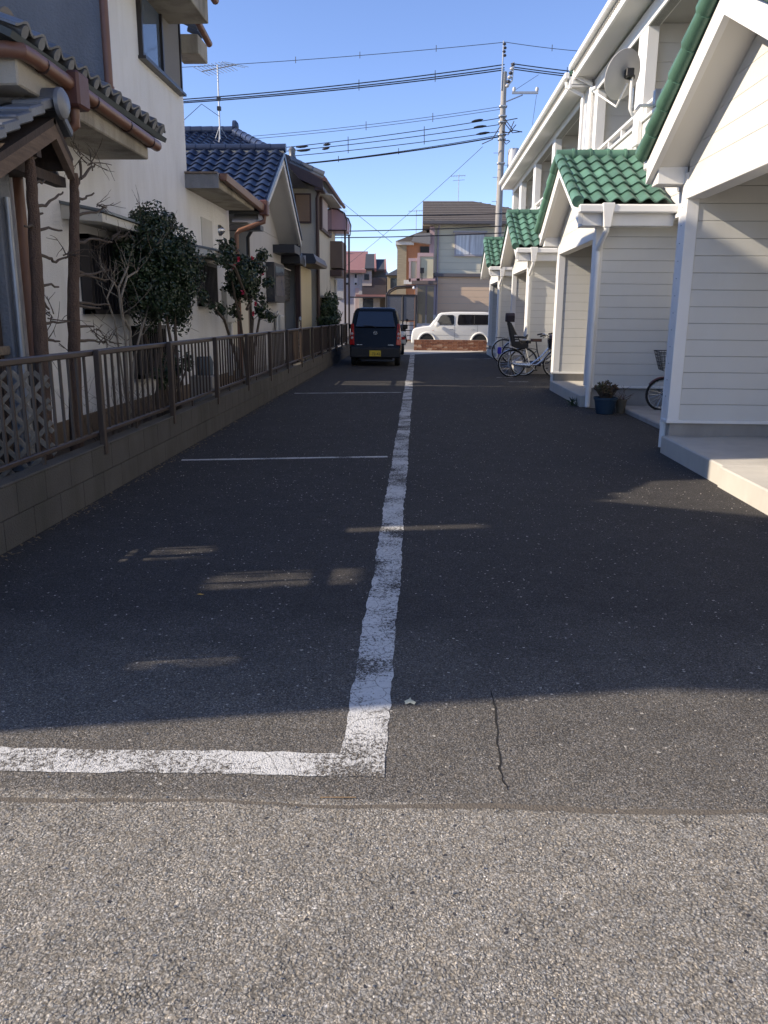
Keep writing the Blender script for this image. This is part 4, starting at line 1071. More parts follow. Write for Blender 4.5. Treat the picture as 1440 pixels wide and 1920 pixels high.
# bare shrub with pale stems in front of the bars
bs_ = thing('bare_shrub', 'leafless pale stemmed shrub between the pruned trunk and the dense bush', 'shrub', (-3.1, 8.2, .1))
rnd = random.Random(11); m = MB()
for (pl, r) in (([(240, 800), (238, 700), (236, 640), (226, 560), (238, 520), (258, 508), (262, 490)], .018), ([(238, 700), (244, 620), (228, 590), (222, 540), (240, 500)], .018),
                ([(242, 780), (250, 680), (262, 630), (274, 590), (282, 560)], .016), ([(236, 660), (215, 600), (200, 560), (214, 530)], .012)):
    q = px_poly(pl, -3.12); q[0].z = .05
    m.tube(q, [r*(1-.6*i/len(q)) for i in range(len(q))], 8)
    for i in range(2, len(q)):
        for k in range(2): twigs(m, q[i], Vector((rnd.gauss(0, .5), rnd.gauss(0, .8), .7)), rnd.uniform(.18, .36), r*.3, 1, rnd, .5, .3, 5)
m.build('stems', TWIGP, bs_, smooth=True)
for i, (x, y) in enumerate(((248, 820), (272, 815), (205, 835))):
    lo = thing('twig_shrub', ['thin leafless twigs beneath the pale stemmed shrub', 'thin leafless twigs below the lower barred window', 'small thorny twigs at the foot of the pruned trunk'][i], 'shrub', tuple(oX(x, y, -2.95).xy)+(.1,))
    m = MB(); b = oX(x, y, -2.95); b.z = .1
    for k in range(7): twigs(m, b+Vector((rnd.gauss(0, .03), rnd.gauss(0, .05), 0)), Vector((rnd.gauss(0, .3), rnd.gauss(0, .45), 1)), rnd.uniform(.25, .45), .006, 2, rnd, .6, .3, 4)
    m.build('stems', TWIG, lo)

def ellipsoid_sampler(c, r, rnd, lumps, inner=.35):
    """points spread through a lumpy crown, denser near its surface"""
    def f():
        lc, lr = rnd.choice(lumps)
        d = Vector((rnd.gauss(0, 1), rnd.gauss(0, 1), rnd.gauss(0, 1))).normalized()
        k = lr*(1-(rnd.random()**2.2)*(1-inner))
        p = Vector((c[0]+lc[0]*r[0]+d.x*k*r[0], c[1]+lc[1]*r[1]+d.y*k*r[1], c[2]+lc[2]*r[2]+d.z*k*r[2]))
        return p, d
    return f
def bush(name, label, c, r, nleaf, size, mat, seed, base, lumps=46, trunk_r=.03, group=None):
    rnd = random.Random(seed)
    t = thing(name, label, 'bush', (base[0], base[1], base[2]), group)
    L = []
    for _ in range(lumps):
        d = Vector((rnd.gauss(0, 1), rnd.gauss(0, 1), rnd.gauss(0, 1))).normalized()*(rnd.random()**.45)*.78
        L.append(((d.x, d.y, d.z), rnd.uniform(.20, .36)))
    leafmass(ellipsoid_sampler(c, r, rnd, L), nleaf, size, rnd).build('foliage', mat, t)
    t.children[-1]['kind'] = 'stuff'
    m = MB(); b = Vector(base)
    for k in range(4):
        e = Vector((c[0]+rnd.gauss(0, .25)*r[0], c[1]+rnd.gauss(0, .3)*r[1], c[2]+rnd.uniform(-.2, .6)*r[2]))
        m.tube([b+Vector((rnd.gauss(0, .03), rnd.gauss(0, .05), 0)), b.lerp(e, .5)+Vector((rnd.gauss(0, .05), rnd.gauss(0, .05), 0)), e], [trunk_r, trunk_r*.7, trunk_r*.3], 7)
    # fine shoots breaking the outline
    for k in range(26):
        lc, lr = rnd.choice(L); p = Vector((c[0]+lc[0]*r[0], c[1]+lc[1]*r[1], c[2]+lc[2]*r[2]))
        d = (p-Vector(c)); d.z += .3
        twigs(m, p, d if d.length > .05 else Vector((0, 0, 1)), rnd.uniform(.25, .5)*max(r)*.8, .005, 1, rnd, .5, .4, 4)
    m.build('trunk', TWIG, t)
    return t
DKG = foliage('leaf_dark_glossy', (.012, .024, .010), (.040, .066, .026), .36)
MDG = foliage('leaf_mid_green', (.020, .042, .014), (.060, .095, .035), .45)
cc = oX(305, 512, -3.08)
bush('evergreen_bush', 'large dense dark green evergreen bush against the stucco wall', cc+Vector((0, -.05, .0)), (.48, .86, .82), 34000, .048, DKG, 21, (cc.x, cc.y-.1, .1), lumps=110)
# upper shoots of the bush lean over the wall
q1 = oX(335, 420, -3.12)
# camellia with red flowers
cam_ = thing('camellia_tree', 'thin camellia tree with red flowers in front of the grey meter board', 'tree', (oX(455, 640, -3.0).x, oX(455, 640, -3.0).y, .1))
rnd = random.Random(31); m = MB(); b = oX(462, 640, -3.02); b.z = .1
ends = []
for pl in ([(462, 640), (470, 600), (462, 560), (456, 510)], [(464, 640), (455, 600), (446, 560), (438, 520)], [(466, 636), (480, 600), (487, 570)], [(462, 640), (440, 600), (420, 575)], [(460, 580), (478, 540), (492, 500)], [(452, 560), (428, 500), (410, 490)], [(458, 540), (470, 510), (486, 490)], [(458, 545), (440, 505), (435, 485)]):
    q = px_poly(pl, -3.02, rnd.gauss(0, .08)); 
    if pl[0][1] > 630: q[0] = Vector((b.x+rnd.gauss(0, .02), b.y+rnd.gauss(0, .04), .1))
    m.tube(q, [.028*(1-.6*i/len(q)) for i in range(len(q))], 8)
    for i in range(1, len(q)): ends += twigs(m, q[i], Vector((rnd.gauss(0, .6), rnd.gauss(0, .8), .5)), rnd.uniform(.15, .28), .007, 1, rnd, .7, .3, 5)
    ends += [(q[-1], Vector((0, 0, 1)))]
m.build('trunk', TWIG, cam_, smooth=True)
cen = oX(456, 530, -3.02)
ends = [e for e in ends if e[0].z > 1.35]
def cams():
    if rnd.random() < .45:
        d = Vector((rnd.gauss(0, 1), rnd.gauss(0, 1), rnd.gauss(0, 1))).normalized(); k = rnd.random()**.5
        return Vector((cen.x+d.x*.3*k, cen.y+d.y*.42*k, cen.z+.05+d.z*.42*k)), d
    p, d = rnd.choice(ends); o = Vector((rnd.gauss(0, 1), rnd.gauss(0, 1), rnd.gauss(0, 1))).normalized()
    return p+o*rnd.uniform(0, .11), o
leafmass(cams, 4200, .078, rnd).build('foliage', DKG, cam_); cam_.children[-1]['kind'] = 'stuff'
RED = M('camellia_red', (.42, .012, .045), .5, .2, 20)
for (x, y) in ((446, 486), (472, 485), (483, 498), (480, 506), (487, 527), (454, 548), (478, 570), (474, 588), (466, 515), (438, 500), (492, 512)):
    p = oX(x, y, -2.88+rnd.uniform(-.1, .06)); mm = MB()
    for k in range(7):
        a = k*.9; o = Vector((rnd.gauss(0, .3)+.5, math.cos(a), math.sin(a))).normalized()
        u = o.orthogonal().normalized()*.025; v = o*.05
        mm.add([p, p+v*.6+u, p+v, p+v*.6-u], [(0, 1, 2, 3)])
    mm.build('flower', RED, cam_)
hc = Vector((-2.93, 26.6, 1.35))
bush('garden_hedge', 'rounded dark green hedge bush beyond the railing next to the black car', hc, (.46, 1.3, .82), 9000, .085, MDG, 41, (-2.93, 26.6, .1), lumps=50)
sp = oX(330, 690, -2.95)
bush('low_shrub', 'small dark leafed shrub showing through the railing bars', (sp.x, sp.y, .75), (.22, .35, .35), 700, .06, DKG, 43, (sp.x, sp.y, .1), lumps=14)
sp = oX(298, 660, -2.9)
bush('low_shrub', 'small leafy sprig behind the railing under the dense bush', (sp.x, sp.y, .85), (.15, .2, .28), 350, .055, DKG, 47, (sp.x, sp.y, .1), lumps=10)
# ================================================================ vehicles
def text_mesh(name, txt, size, mat, parent, loc, rot, ext=.002):
    cu = bpy.data.curves.new(name, 'FONT'); cu.body = txt; cu.size = size; cu.extrude = ext; cu.align_x = 'CENTER'; cu.align_y = 'CENTER'
    o = bpy.data.objects.new(name+'_tmp', cu); COL.objects.link(o)
    bpy.context.view_layer.update()
    me = bpy.data.meshes.new_from_object(o.evaluated_get(bpy.context.evaluated_depsgraph_get()))
    bpy.data.objects.remove(o); me.materials.clear(); me.materials.append(mat)
    t = link(name, me, parent, loc); t.rotation_euler = rot
    return t
def wheel(parent, x, y, r, w, axis, rim=SILVER, out=1):
    t = MB().lathe([(r*.62, -w/2), (r*.95, -w/2), (r, -w*.32), (r, w*.32), (r*.95, w/2), (r*.62, w/2)], (x, y, r), 28, axis).build('wheel', RUBBER, parent, smooth=True)
    MB().lathe([(r*.12, w*.30*out), (r*.5, w*.42*out), (r*.63, w*.46*out), (r*.64, -w*.4*out)], (x, y, r), 24, axis).build('rim', rim, t, smooth=True)
    return t
# --- black kei wagon, seen from behind (local: x right, y away from the viewer, origin under the rear bumper)
BLK = M('black_car_paint', (.004, .0042, .005), .20, .1, 2, obj=True, spec=.2)
BLKP = M('bumper_black', (.012, .012, .013), .5, .1, 5, obj=True)
TAIL = M('tail_lamp_red', (.42, .012, .014), .18, .15, 9, obj=True)
CLEAR = M('tail_lamp_clear', (.52, .40, .38), .12, .1, 9, obj=True)
TINT = glass('tinted_glass', (.012, .018, .03), .03)
kx = thing('black_minicar', 'black boxy minicar parked nose in along the railing', 'car', (-1.235, 23.45, 0), local=True, rz=R_(0.8))
def rear_y(z): return .0 if z < .55 else (.06+.0*(z-.55) if z < 1.0 else .06+(z-1.0)*.34)
def ring(y, zt, ws=1.0, belt=1.02):
    pr = [(.62, .24), (.70, .27), (.735, .42), (.738, .62), (.730, .86), (.712, belt)]
    for f, hw in ((.3, .685), (.6, .652), (.85, .610), (.96, .55), (1.0, .42)): pr.append((hw, belt+(zt-belt)*f))
    R = [(x*ws, z) for x, z in pr]; Lf = [(-x*ws, z) for x, z in pr[::-1]]
    out = []
    for x, z in R+Lf:
        yy = y+(rear_y(z) if y < .4 else 0)
        out.append((x, yy, min(z, zt)))
    return out
rings = [ring(-.0, 1.60, .955), ring(.035, 1.625, .985), ring(.10, 1.645), ring(.41, 1.65), ring(1.2, 1.655), ring(2.0, 1.64), ring(2.35, 1.58), ring(2.85, 1.06, .99), ring(3.3, .94, .95), ring(3.39, .75, .88)]
body = MB().loft(rings).build('body', BLK, kx, smooth=True, autos=R_(35))
def rquad(x0, x1, z0, z1, inset=.03, off=-.012, x0t=None, x1t=None):
    x0t = x0 if x0t is None else x0t; x1t = x1 if x1t is None else x1t
    vs = []
    for (x, z) in ((x0, z0), (x1, z0), (x1t, z1), (x0t, z1)): vs.append((x, rear_y(z)+off, z))
    b = [(x, y+.03, z) for x, y, z in vs]
    return MB().hexa([vs[0], vs[1], b[1], b[0], vs[3], vs[2], b[2], b[3]])
rg = rquad(-.585, .585, 1.10, 1.545, x0t=-.50, x1t=.50, off=-.022).build('rear_window', TINT, kx, bev=.02, seg=2)
MB().tube([(.02, rear_y(1.1)-.03, 1.09), (-.06, rear_y(1.13)-.04, 1.13), (-.34, rear_y(1.14)-.04, 1.145)], .009, 6).build('wiper', BLACK, kx)
pbox('hatch_seam', -.60, .60, -.012, .02, .535, .545, BLACK, kx)
MB().prism([(-.715, .24), (.715, .24), (.725, .40), (.70, .535), (-.70, .535), (-.725, .40)], 'y', -.05, .1).build('rear_bumper', BLKP, kx, bev=.03, seg=2)
for sx in (-1, 1):
    tl = MB().hexa([(sx*.60, -.02, .60), (sx*.742, .02, .60), (sx*.742, .26, .60), (sx*.60, .10, .60), (sx*.625, .125, 1.20), (sx*.70, .135, 1.20), (sx*.70, .30, 1.20), (sx*.625, .2, 1.20)]).build('tail_light', TAIL, kx, bev=.012)
    for zz in (.80, .915):
        yy = -.02+.145*(zz-.6)/.6
        MB().lathe([(.0, -.016), (.035, -.012), (.042, .02)], (sx*.668, yy, zz), 14, 'y').build('lamp_lens', CLEAR, tl, smooth=True)
    MB().hexa([(sx*.735, .75, 1.06), (sx*.742, .75, 1.06), (sx*.742, 1.35, 1.06), (sx*.735, 1.35, 1.06), (sx*.665, .85, 1.5), (sx*.672, .85, 1.5), (sx*.672, 1.33, 1.5), (sx*.665, 1.33, 1.5)]).build('side_window', TINT, kx)
    wheel(kx, sx*.635, .52, .275, .15, 'x', GALV, sx); wheel(kx, sx*.635, 2.88, .275, .15, 'x', GALV, sx)
    MB().box(sx*.86-.07, sx*.86+.07, 2.2, 2.3, 1.02, 1.16).build('door_mirror', BLK, kx, bev=.02)
    pbox('hatch_badge', sx*.45-.08, sx*.45+.08, -.016, -.008, .60, .615, SILVER, kx)
pl_ = pbox('number_plate', -.165, .165, -.065, -.052, .285, .45, M('plate_yellow', (.72, .52, .03), .4, .04, obj=True), kx, .006)
text_mesh('plate_number', '72-42', .105, BLACK, pl_, (.03, -.068, .35), (math.pi/2, 0, 0))
text_mesh('plate_dot', '.', .105, BLACK, pl_, (-.125, -.068, .375), (math.pi/2, 0, 0))
# emblem: oval ring with a wing shape
em = MB()
ov = [(.052*math.cos(a), -.004+rear_y(.94)-.012, .94+.041*math.sin(a)) for a in [2*math.pi*k/20 for k in range(21)]]
em.tube(ov, .006, 6); em.tube([(-.047, rear_y(.94)-.016, .955), (-.02, rear_y(.94)-.016, .95), (0, rear_y(.94)-.016, .925), (.02, rear_y(.94)-.016, .95), (.047, rear_y(.94)-.016, .955)], .006, 6)
em.build('emblem', SILVER, kx, smooth=True)
MB().box(-.5, .5, .25, 3.1, .17, .30).build('underbody', BLACK, kx)

# --- white boxy car across the street end (local: x to the rear, y away)
wc = thing('white_boxy_car', 'white boxy hatchback with dark rear side windows behind the brick wall', 'car', (-.33, 37.6, -.03), local=True)
WCP = M('white_car_paint', (.80, .79, .74), .22, .04, 2, obj=True)
prof = [(.02, .22), (.0, .40), (.02, .60), (.06, .80), (.16, .90), (.50, .97), (.86, 1.01), (1.24, 1.53), (1.36, 1.60), (1.9, 1.645), (3.3, 1.645), (3.55, 1.62), (3.66, 1.52), (3.73, 1.0), (3.73, .30), (3.68, .22)]
MB().prism(prof, 'y', 0, 1.67).build('body', WCP, wc, smooth=True, bev=.055, seg=3, autos=R_(50))
def sidepanel(nm, poly, y, mt, p=wc, t=.012): return MB().prism(poly, 'y', y-t, y+t).build(nm, mt, p, bev=.006)
sidepanel('front_window', [(1.10, 1.06), (1.92, 1.06), (1.96, 1.12), (1.95, 1.45), (1.90, 1.51), (1.42, 1.51), (1.34, 1.46)], -.004, TINT)
sidepanel('rear_window', [(2.14, 1.06), (3.66, 1.08), (3.62, 1.52), (2.2, 1.53), (2.13, 1.48), (2.10, 1.14)], -.004, glass('privacy_glass', (.006, .005, .007), .05))
sidepanel('window_pillar', [(2.86, 1.06), (2.90, 1.06), (2.90, 1.53), (2.86, 1.53)], -.012, BLACK)
MB().hexa([(.90, .1, 1.04), (.90, 1.57, 1.04), (.92, 1.57, 1.03), (.92, .1, 1.03), (1.20, .16, 1.50), (1.20, 1.51, 1.50), (1.22, 1.51, 1.49), (1.22, .16, 1.49)]).build('windscreen', glass('screen_glass', (.16, .22, .28), .05), wc)
for x in (.72, 3.13):
    wheel(wc, x, .06, .30, .18, 'y', SILVER, -1); wheel(wc, x, 1.6, .30, .18, 'y', SILVER, 1)
    m = MB(); rr = []
    for k in range(13):
        a = math.pi*k/12; rr.append((x+.39*math.cos(a), -.012, .31+.40*math.sin(a)))
    m.tube(rr, .045, 8).build('wheel_arch', WCP, wc, smooth=True)
    MB().lathe([(.36, -.004), (.36, .0)], (x, -.002, .31), 24, 'y').build('arch_gap', BLACK, wc)
MB().lathe([(.0, -.12), (.09, -.1), (.11, -.04), (.08, .02)], (1.18, -.08, 1.07), 14, 'y').build('door_mirror', WCP, wc, smooth=True)
for x in (1.75, 2.72): pbox('door_handle', x, x+.17, -.03, .0, .86, .885, SILVER, wc, .008)
for x in (1.98, 2.02+1.0): pbox('door_seam', x, x+.008, -.003, .01, .35, 1.05, BLACK, wc)
pbox('body_line', .95, 3.0, -.006, .01, .60, .612, M('seam_grey', (.35, .35, .34), .5), wc)
MB().lathe([(.0, -.02), (.07, -.015), (.08, .02)], (.10, .14, .73), 14, 'x').build('headlight', CLEAR, wc, smooth=True)
pbox('fender_lamp', .98, 1.02, -.012, 0, .80, .82, M('amber', (.6, .2, .03), .3), wc)

# --- white scooter behind the black car
sc = thing('white_scooter', 'white motor scooter with black graphics standing beyond the black car', 'scooter', (-.60, 30.6, 0), local=True, rz=R_(8))
wheel(sc, 0, 0, .22, .11, 'x', BLACK, 1); wheel(sc, 0, 1.25, .22, .11, 'x', BLACK, 1)
rings = []
for y_, hw, z0_, z1_ in ((-.12, .10, .45, .78), (-.05, .17, .36, .86), (.2, .19, .34, .84), (.5, .17, .32, .74), (.75, .13, .30, .42), (.98, .12, .30, .42), (1.05, .2, .32, .95), (1.18, .17, .45, 1.0)):
    rings.append([(hw*.75, y_, z0_), (hw, y_, z0_+.1), (hw*.95, y_, z1_-.08), (hw*.55, y_, z1_), (-hw*.55, y_, z1_), (-hw*.95, y_, z1_-.08), (-hw, y_, z0_+.1), (-hw*.75, y_, z0_)])
MB().loft(rings).build('body', WCP, sc, smooth=True)
MB().loft([[(.14*c, y_, z_) for c, z_ in ((1, z0_), (.9, z0_+.09), (-.9, z0_+.09), (-1, z0_))] for y_, z0_ in ((-.02, .87), (.25, .84), (.55, .80))]).build('saddle', BLACK, sc, smooth=True)
MB().hexa([(.11, -.10, .50), (.185, -.06, .46), (.185, -.04, .52), (.11, -.085, .56), (.03, -.14, .66), (.12, -.12, .66), (.12, -.1, .74), (.03, -.12, .74)]).build('graphic', BLACK, sc)
ptube('handlebar', [(-.32, 1.0, 1.05), (-.1, 1.08, 1.02), (.1, 1.08, 1.02), (.32, 1.0, 1.05)], .02, BLACK, sc)
MB().lathe([(.0, .12), (.08, .1), (.12, .02), (.11, -.08), (.0, -.12)], (0, .1, 1.0), 14).build('helmet', BLACK, sc, smooth=True)
for sx in (-1, 1):
    ptube('mirror_stalk', [(sx*.25, 1.03, 1.05), (sx*.3, 1.0, 1.22)], .01, BLACK, sc); MB().lathe([(0, -.015), (.055, 0), (0, .015)], (sx*.3, 1.0, 1.26), 12, 'y').build('mirror', BLACK, sc)
MB().box(-.09, .09, -.16, -.10, .56, .66).build('tail_light', TAIL, sc, bev=.01)

# ================================================================ bicycles
def bike(label, loc, rz, r=.32, frame=SILVER, wb=1.08, basket=None, childseat=False, saddle=None, fender=SILVER, reflector=None, mini=False, group='bicycles parked by the porches', kick=True, tilt=2.5):
    b = thing('bicycle', label, 'bicycle', loc, group, local=True, rz=rz)
    b.rotation_euler = (R_(tilt), 0, rz)
    sc_ = r/.32
    for i, x in enumerate((0.0, wb)):
        tr = MB(); tr.tube([(x+r*math.cos(a), 0, r+r*math.sin(a)) for a in [2*math.pi*k/32 for k in range(33)]], .019, 8, False)
        w = tr.build('wheel', RUBBER, b, smooth=True)
        MB().tube([(x+(r-.024)*math.cos(a), 0, r+(r-.024)*math.sin(a)) for a in [2*math.pi*k/32 for k in range(33)]], .010, 6, False).build('rim', SILVER, w, smooth=True)
        sp_ = MB()
        for k in range(20):
            a = 2*math.pi*k/20; sg = 1 if k % 2 else -1
            sp_.tube([(x+.018*math.cos(a+sg), .02*sg, r+.018*math.sin(a+sg)), (x+(r-.03)*math.cos(a), 0, r+(r-.03)*math.sin(a))], .0018, 3, False)
        sp_.build('spokes', SILVER, w)
        MB().tube([(x, -.05, r), (x, .05, r)], .02, 8).build('hub', BLACK, w)
        a0, a1 = (R_(20), R_(185)) if i == 0 else (R_(35), R_(160))
        fr = [[(x+(r+.03)*math.cos(a0+(a1-a0)*k/14), yy, r+(r+.03)*math.sin(a0+(a1-a0)*k/14)-dz) for yy, dz in ((-.028, .012), (-.015, 0), (.015, 0), (.028, .012))] for k in range(15)]
        fm = MB()
        for k in range(14):
            for j in range(3): fm.add([fr[k][j], fr[k][j+1], fr[k+1][j+1], fr[k+1][j]], [(0, 1, 2, 3)])
        fm.build('mudguard', fender, b, smooth=True)
    H = lambda x, z: (x*wb/1.08, 0, z*sc_ if not mini else z)
    bb = H(.43, .29); st = H(.33, .60); sd_ = H(.29, .82 if not mini else .78); ht = H(.86, .70); hb_ = H(.885, .60); hs = H(.83, .95 if not mini else .9)
    fm = MB()
    fm.tube([bb, st, sd_], .016, 8)
    fm.tube([ht, H(.70, .50), H(.55, .38), bb], .017, 8)
    fm.tube([hb_, H(.74, .42), H(.60, .30), bb], .017, 8)
    fm.tube([ht, hb_], .02, 8)
    for s_ in (-.05, .05):
        fm.tube([(bb[0], s_*.5, bb[2]), (0, s_, r)], .009, 6); fm.tube([(st[0], s_*.4, st[2]), (0, s_, r)], .009, 6)
        fm.tube([hb_, (wb-.06*sc_, s_, r*1.5), (wb, s_, r)], .011, 6)
    fm.build('frame', frame, b, smooth=True)
    MB().tube([(bb[0], -.05, bb[2]), (bb[0]-.2, -.05, bb[2]+.01), (.02, -.05, r+.0)], [.075, .055, .04], 10).build('chain_case', frame, b, smooth=True)
    MB().tube([(bb[0], -.08, bb[2]), (bb[0]+.12, -.09, bb[2]-.1)], .01, 6).build('crank', SILVER, b); pbox('pedal', bb[0]+.08, bb[0]+.17, -.16, -.09, bb[2]-.12, bb[2]-.095, BLACK, b)
    MB().tube([(bb[0], .08, bb[2]), (bb[0]-.12, .09, bb[2]+.1)], .01, 6).build('crank', SILVER, b)
    # saddle
    sx, sz = sd_[0], sd_[2]
    MB().loft([[(x, hw*c, z) for c, z in ((1, sz-.01), (.8, sz+.045), (0, sz+.055), (-.8, sz+.045), (-1, sz-.01), (0, sz-.02))] for x, hw in ((sx-.13, .07), (sx-.08, .10), (sx, .075), (sx+.08, .035), (sx+.14, .022))]).build('saddle', saddle or BLACK, b, smooth=True)
    # stem, handlebar, grips
    MB().tube([ht, hs], .013, 8).build('stem', SILVER, b)
    hx, hz = hs[0], hs[2]
    MB().tube([(hx-.22, -.27, hz+.04), (hx-.06, -.22, hz+.07), (hx+.02, -.08, hz+.02), (hx+.02, .08, hz+.02), (hx-.06, .22, hz+.07), (hx-.22, .27, hz+.04)], .012, 8).build('handlebar', SILVER if not mini else BLACK, b, smooth=True)
    for s_ in (-1, 1):
        MB().tube([(hx-.22, s_*.27, hz+.04), (hx-.10, s_*.235, hz+.065)], .018, 8).build('grip', BLACK, b)
        MB().tube([(hx-.08, s_*.22, hz+.04), (hx-.16, s_*.25, hz-.0)], .006, 5).build('brake_lever', BLACK, b)
    # rack + reflector
    rk = MB()
    for s_ in (-.06, .06): rk.tube([(st[0]-.02, s_, st[2]+.02), (-.12, s_, 2*r+.06), (-.26, s_, 2*r+.05)], .007, 5); rk.tube([(-.06, s_, 2*r+.05), (0, s_, r)], .006, 5)
    for x in (-.25, -.12, .0, .12): rk.tube([(x, -.06, 2*r+.055), (x, .06, 2*r+.055)], .006, 5)
    rk.build('rear_rack', BLACK, b)
    if reflector: MB().box(-.36, -.27, -.06, .06, 2*r-.09, 2*r+.07).build('rear_reflector', reflector, b, bev=.015)
    ptube('kickstand', [(0, .06, r), (-.05, .14, .02)], .01, SILVER, b)
    if basket:
        bx0 = hx+.05; m = MB()
        bz0, bz1 = hz-.30, hz-.03
        fx = lambda z: bx0+.02; top = .30; bot = .22; hw0, hw1 = .13, .18
        for k in range(6):
            f = k/5; z = bz0+(bz1-bz0)*f; L = bot+(top-bot)*f; hw = hw0+(hw1-hw0)*f
            m.tube([(bx0, -hw, z), (bx0+L, -hw, z), (bx0+L, hw, z), (bx0, hw, z), (bx0, -hw, z)], .004 if k < 5 else .007, 5)
        for k in range(9):
            f = k/8
            for s_ in (-1, 1): m.tube([(bx0+bot*f, s_*hw0, bz0), (bx0+top*f, s_*hw1, bz1)], .003, 4)
            m.tube([(bx0+bot, -hw0+2*hw0*f, bz0), (bx0+top, -hw1+2*hw1*f, bz1)], .003, 4); m.tube([(bx0, -hw0+2*hw0*f, bz0), (bx0, -hw1+2*hw1*f, bz1)], .003, 4)
        m.build('basket', basket, b)
        if not mini:
            MB().hexa([(bx0+.02, -.12, bz0+.02), (bx0+.2, -.12, bz0+.02), (bx0+.2, .12, bz0+.02), (bx0+.02, .12, bz0+.02), (bx0+.0, -.17, bz1+.1), (bx0+.29, -.17, bz1+.06), (bx0+.29, .17, bz1+.06), (bx0, .17, bz1+.1)]).build('basket_cover', M('mauve_cover', (.20, .15, .17), .8, .15, 9, obj=True), b, bev=.03, seg=2)
    if childseat:
        z = 2*r+.10; x0 = .02
        cs = MB().loft([[(x, .14*c, zz) for c, zz in ((1, zb), (1.0, zt), (.7, zt+.02), (-.7, zt+.02), (-1.0, zt), (-1, zb))] for x, zb, zt in ((x0-.06, z, z+.12), (x0+.08, z-.05, z+.06), (x0+.30, z-.05, z+.05), (x0+.34, z, z+.12))]).build('child_seat', BLACK, b, smooth=True)
        for zz0, zz1, xx0, xx1, hw in ((z+.06, z+.56, x0-.03, x0-.16, .14),):
            MB().hexa([(xx0-.03, -hw, zz0), (xx0+.22, -hw, zz0-.02), (xx0+.22, hw, zz0-.02), (xx0-.03, hw, zz0), (xx1-.02, -hw*.8, zz1), (xx1+.07, -hw*.8, zz1), (xx1+.07, hw*.8, zz1), (xx1-.02, hw*.8, zz1)]).build('seat_back', BLACK, cs, bev=.02)
        for s_ in (-1, 1):
            for k in range(3): pbox('seat_slot', x0+.02-k*.015, x0+.10-k*.015, s_*.14-.004, s_*.14+.004, z+.12+k*.06, z+.15+k*.06, M('slot_grey', (.5, .5, .5), .6), cs)
        MB().loft([[(xx, hw*c, zz) for c, zz in ((1, z+.57), (1, z+.72), (.6, z+.77), (-.6, z+.77), (-1, z+.72), (-1, z+.57))] for xx, hw in ((x0-.22, .10), (x0-.15, .15), (x0-.02, .16))]).build('head_rest', M('headrest_brown', (.035, .022, .022), .7, .1, 9, obj=True), cs, smooth=True)
        MB().tube([(x0-.15, 0, z+.5), (x0-.15, 0, z+.62)], .03, 8).build('head_rest_post', BLACK, cs)
        MB().tube([(x0+.0, -.15, z+.22), (x0+.28, -.15, z+.20), (x0+.32, 0, z+.26), (x0+.28, .15, z+.20), (x0, .15, z+.22)], .018, 8).build('grab_bar', BLACK, cs, smooth=True)
    return b
BROWNS = M('saddle_brown', (.06, .022, .018), .5, .1, 9, obj=True)
BLUER = M('reflector_blue', (.03, .03, .45), .3, .1, 9, obj=True)
bike('silver city bicycle with a black child seat and blue rear reflector', (2.28, 19.85, 0), 0, basket=BLACK, childseat=True, reflector=BLUER)
bike('dark framed bicycle with a brown saddle behind the child seat bicycle', (2.62, 20.35, 0), R_(-3), r=.33, frame=M('bike_frame_dark', (.03, .035, .06), .35, .1, 9), saddle=BROWNS, fender=SILVER, tilt=-2)
bike('bicycle with a white rear mudguard standing before the last porch', (2.72, 26.2, 0), R_(4), r=.36, fender=WCP, frame=M('bike_frame_cream', (.5, .47, .4), .4), tilt=3)
bike('pale bicycle beside the one with the white mudguard', (2.95, 25.5, 0), R_(2), r=.33, frame=SILVER, tilt=2)
bike('small wheeled black bicycle with a wire basket beside the nearest porch', (4.62, 12.35, .07), math.pi, r=.235, wb=.92, frame=BLACK, fender=M('mudguard_maroon', (.10, .03, .03), .4), basket=BLACK, mini=True, tilt=-3)

# ================================================================ pots and small things
bp = thing('blue_planter', 'round blue plastic planter with a jade plant by the white downpipe', 'planter', (2.86, 12.35, 0))
MB().lathe([(.0, .0), (.125, .0), (.135, .02), (.165, .21), (.178, .215), (.18, .25), (.165, .25), (.155, .22), (.0, .21)], (2.86, 12.35, .002), 28).build('pot', M('blue_plastic', (.022, .050, .085), .55, .2, 9, grime=.3), bp, smooth=True)
MB().lathe([(.0, .23), (.158, .222)], (2.86, 12.35, 0), 20).build('soil', SOIL, bp)
rnd = random.Random(5)
JADE = foliage('jade_leaf', (.035, .060, .020), (.13, .060, .035), .4)
m = MB(); st_ = MB()
for k in range(70):
    a = rnd.uniform(0, 6.28); rr = rnd.random()**.5*.17; hz = .30+.17*rnd.random()*(1-(rr/.22)**2)+.03
    p = Vector((2.86+rr*math.cos(a), 12.35+rr*math.sin(a), hz))
    st_.tube([(2.86+rr*.4*math.cos(a), 12.35+rr*.4*math.sin(a), .22), p], .006, 5)
    for j in range(7):
        o = Vector((rnd.gauss(0, 1), rnd.gauss(0, 1), rnd.gauss(.4, .8))).normalized(); c = p+o*.022; u = o.orthogonal().normalized(); w = o.cross(u)
        m.loft([[c+u*.004+o*-.015, c+w*.004+o*-.015, c-u*.004+o*-.015, c-w*.004+o*-.015], [c+u*.014, c+w*.006, c-u*.014, c-w*.006], [c+u*.003+o*.018, c+w*.003+o*.018, c-u*.003+o*.018, c-w*.003+o*.018]])
m.build('foliage', JADE, bp); bp.children[-1]['kind'] = 'stuff'; st_.build('stems', TWIG, bp)
gp = thing('clay_pot', 'small mossy pot with withered stems beside the blue planter', 'flowerpot', (3.13, 12.5, 0))
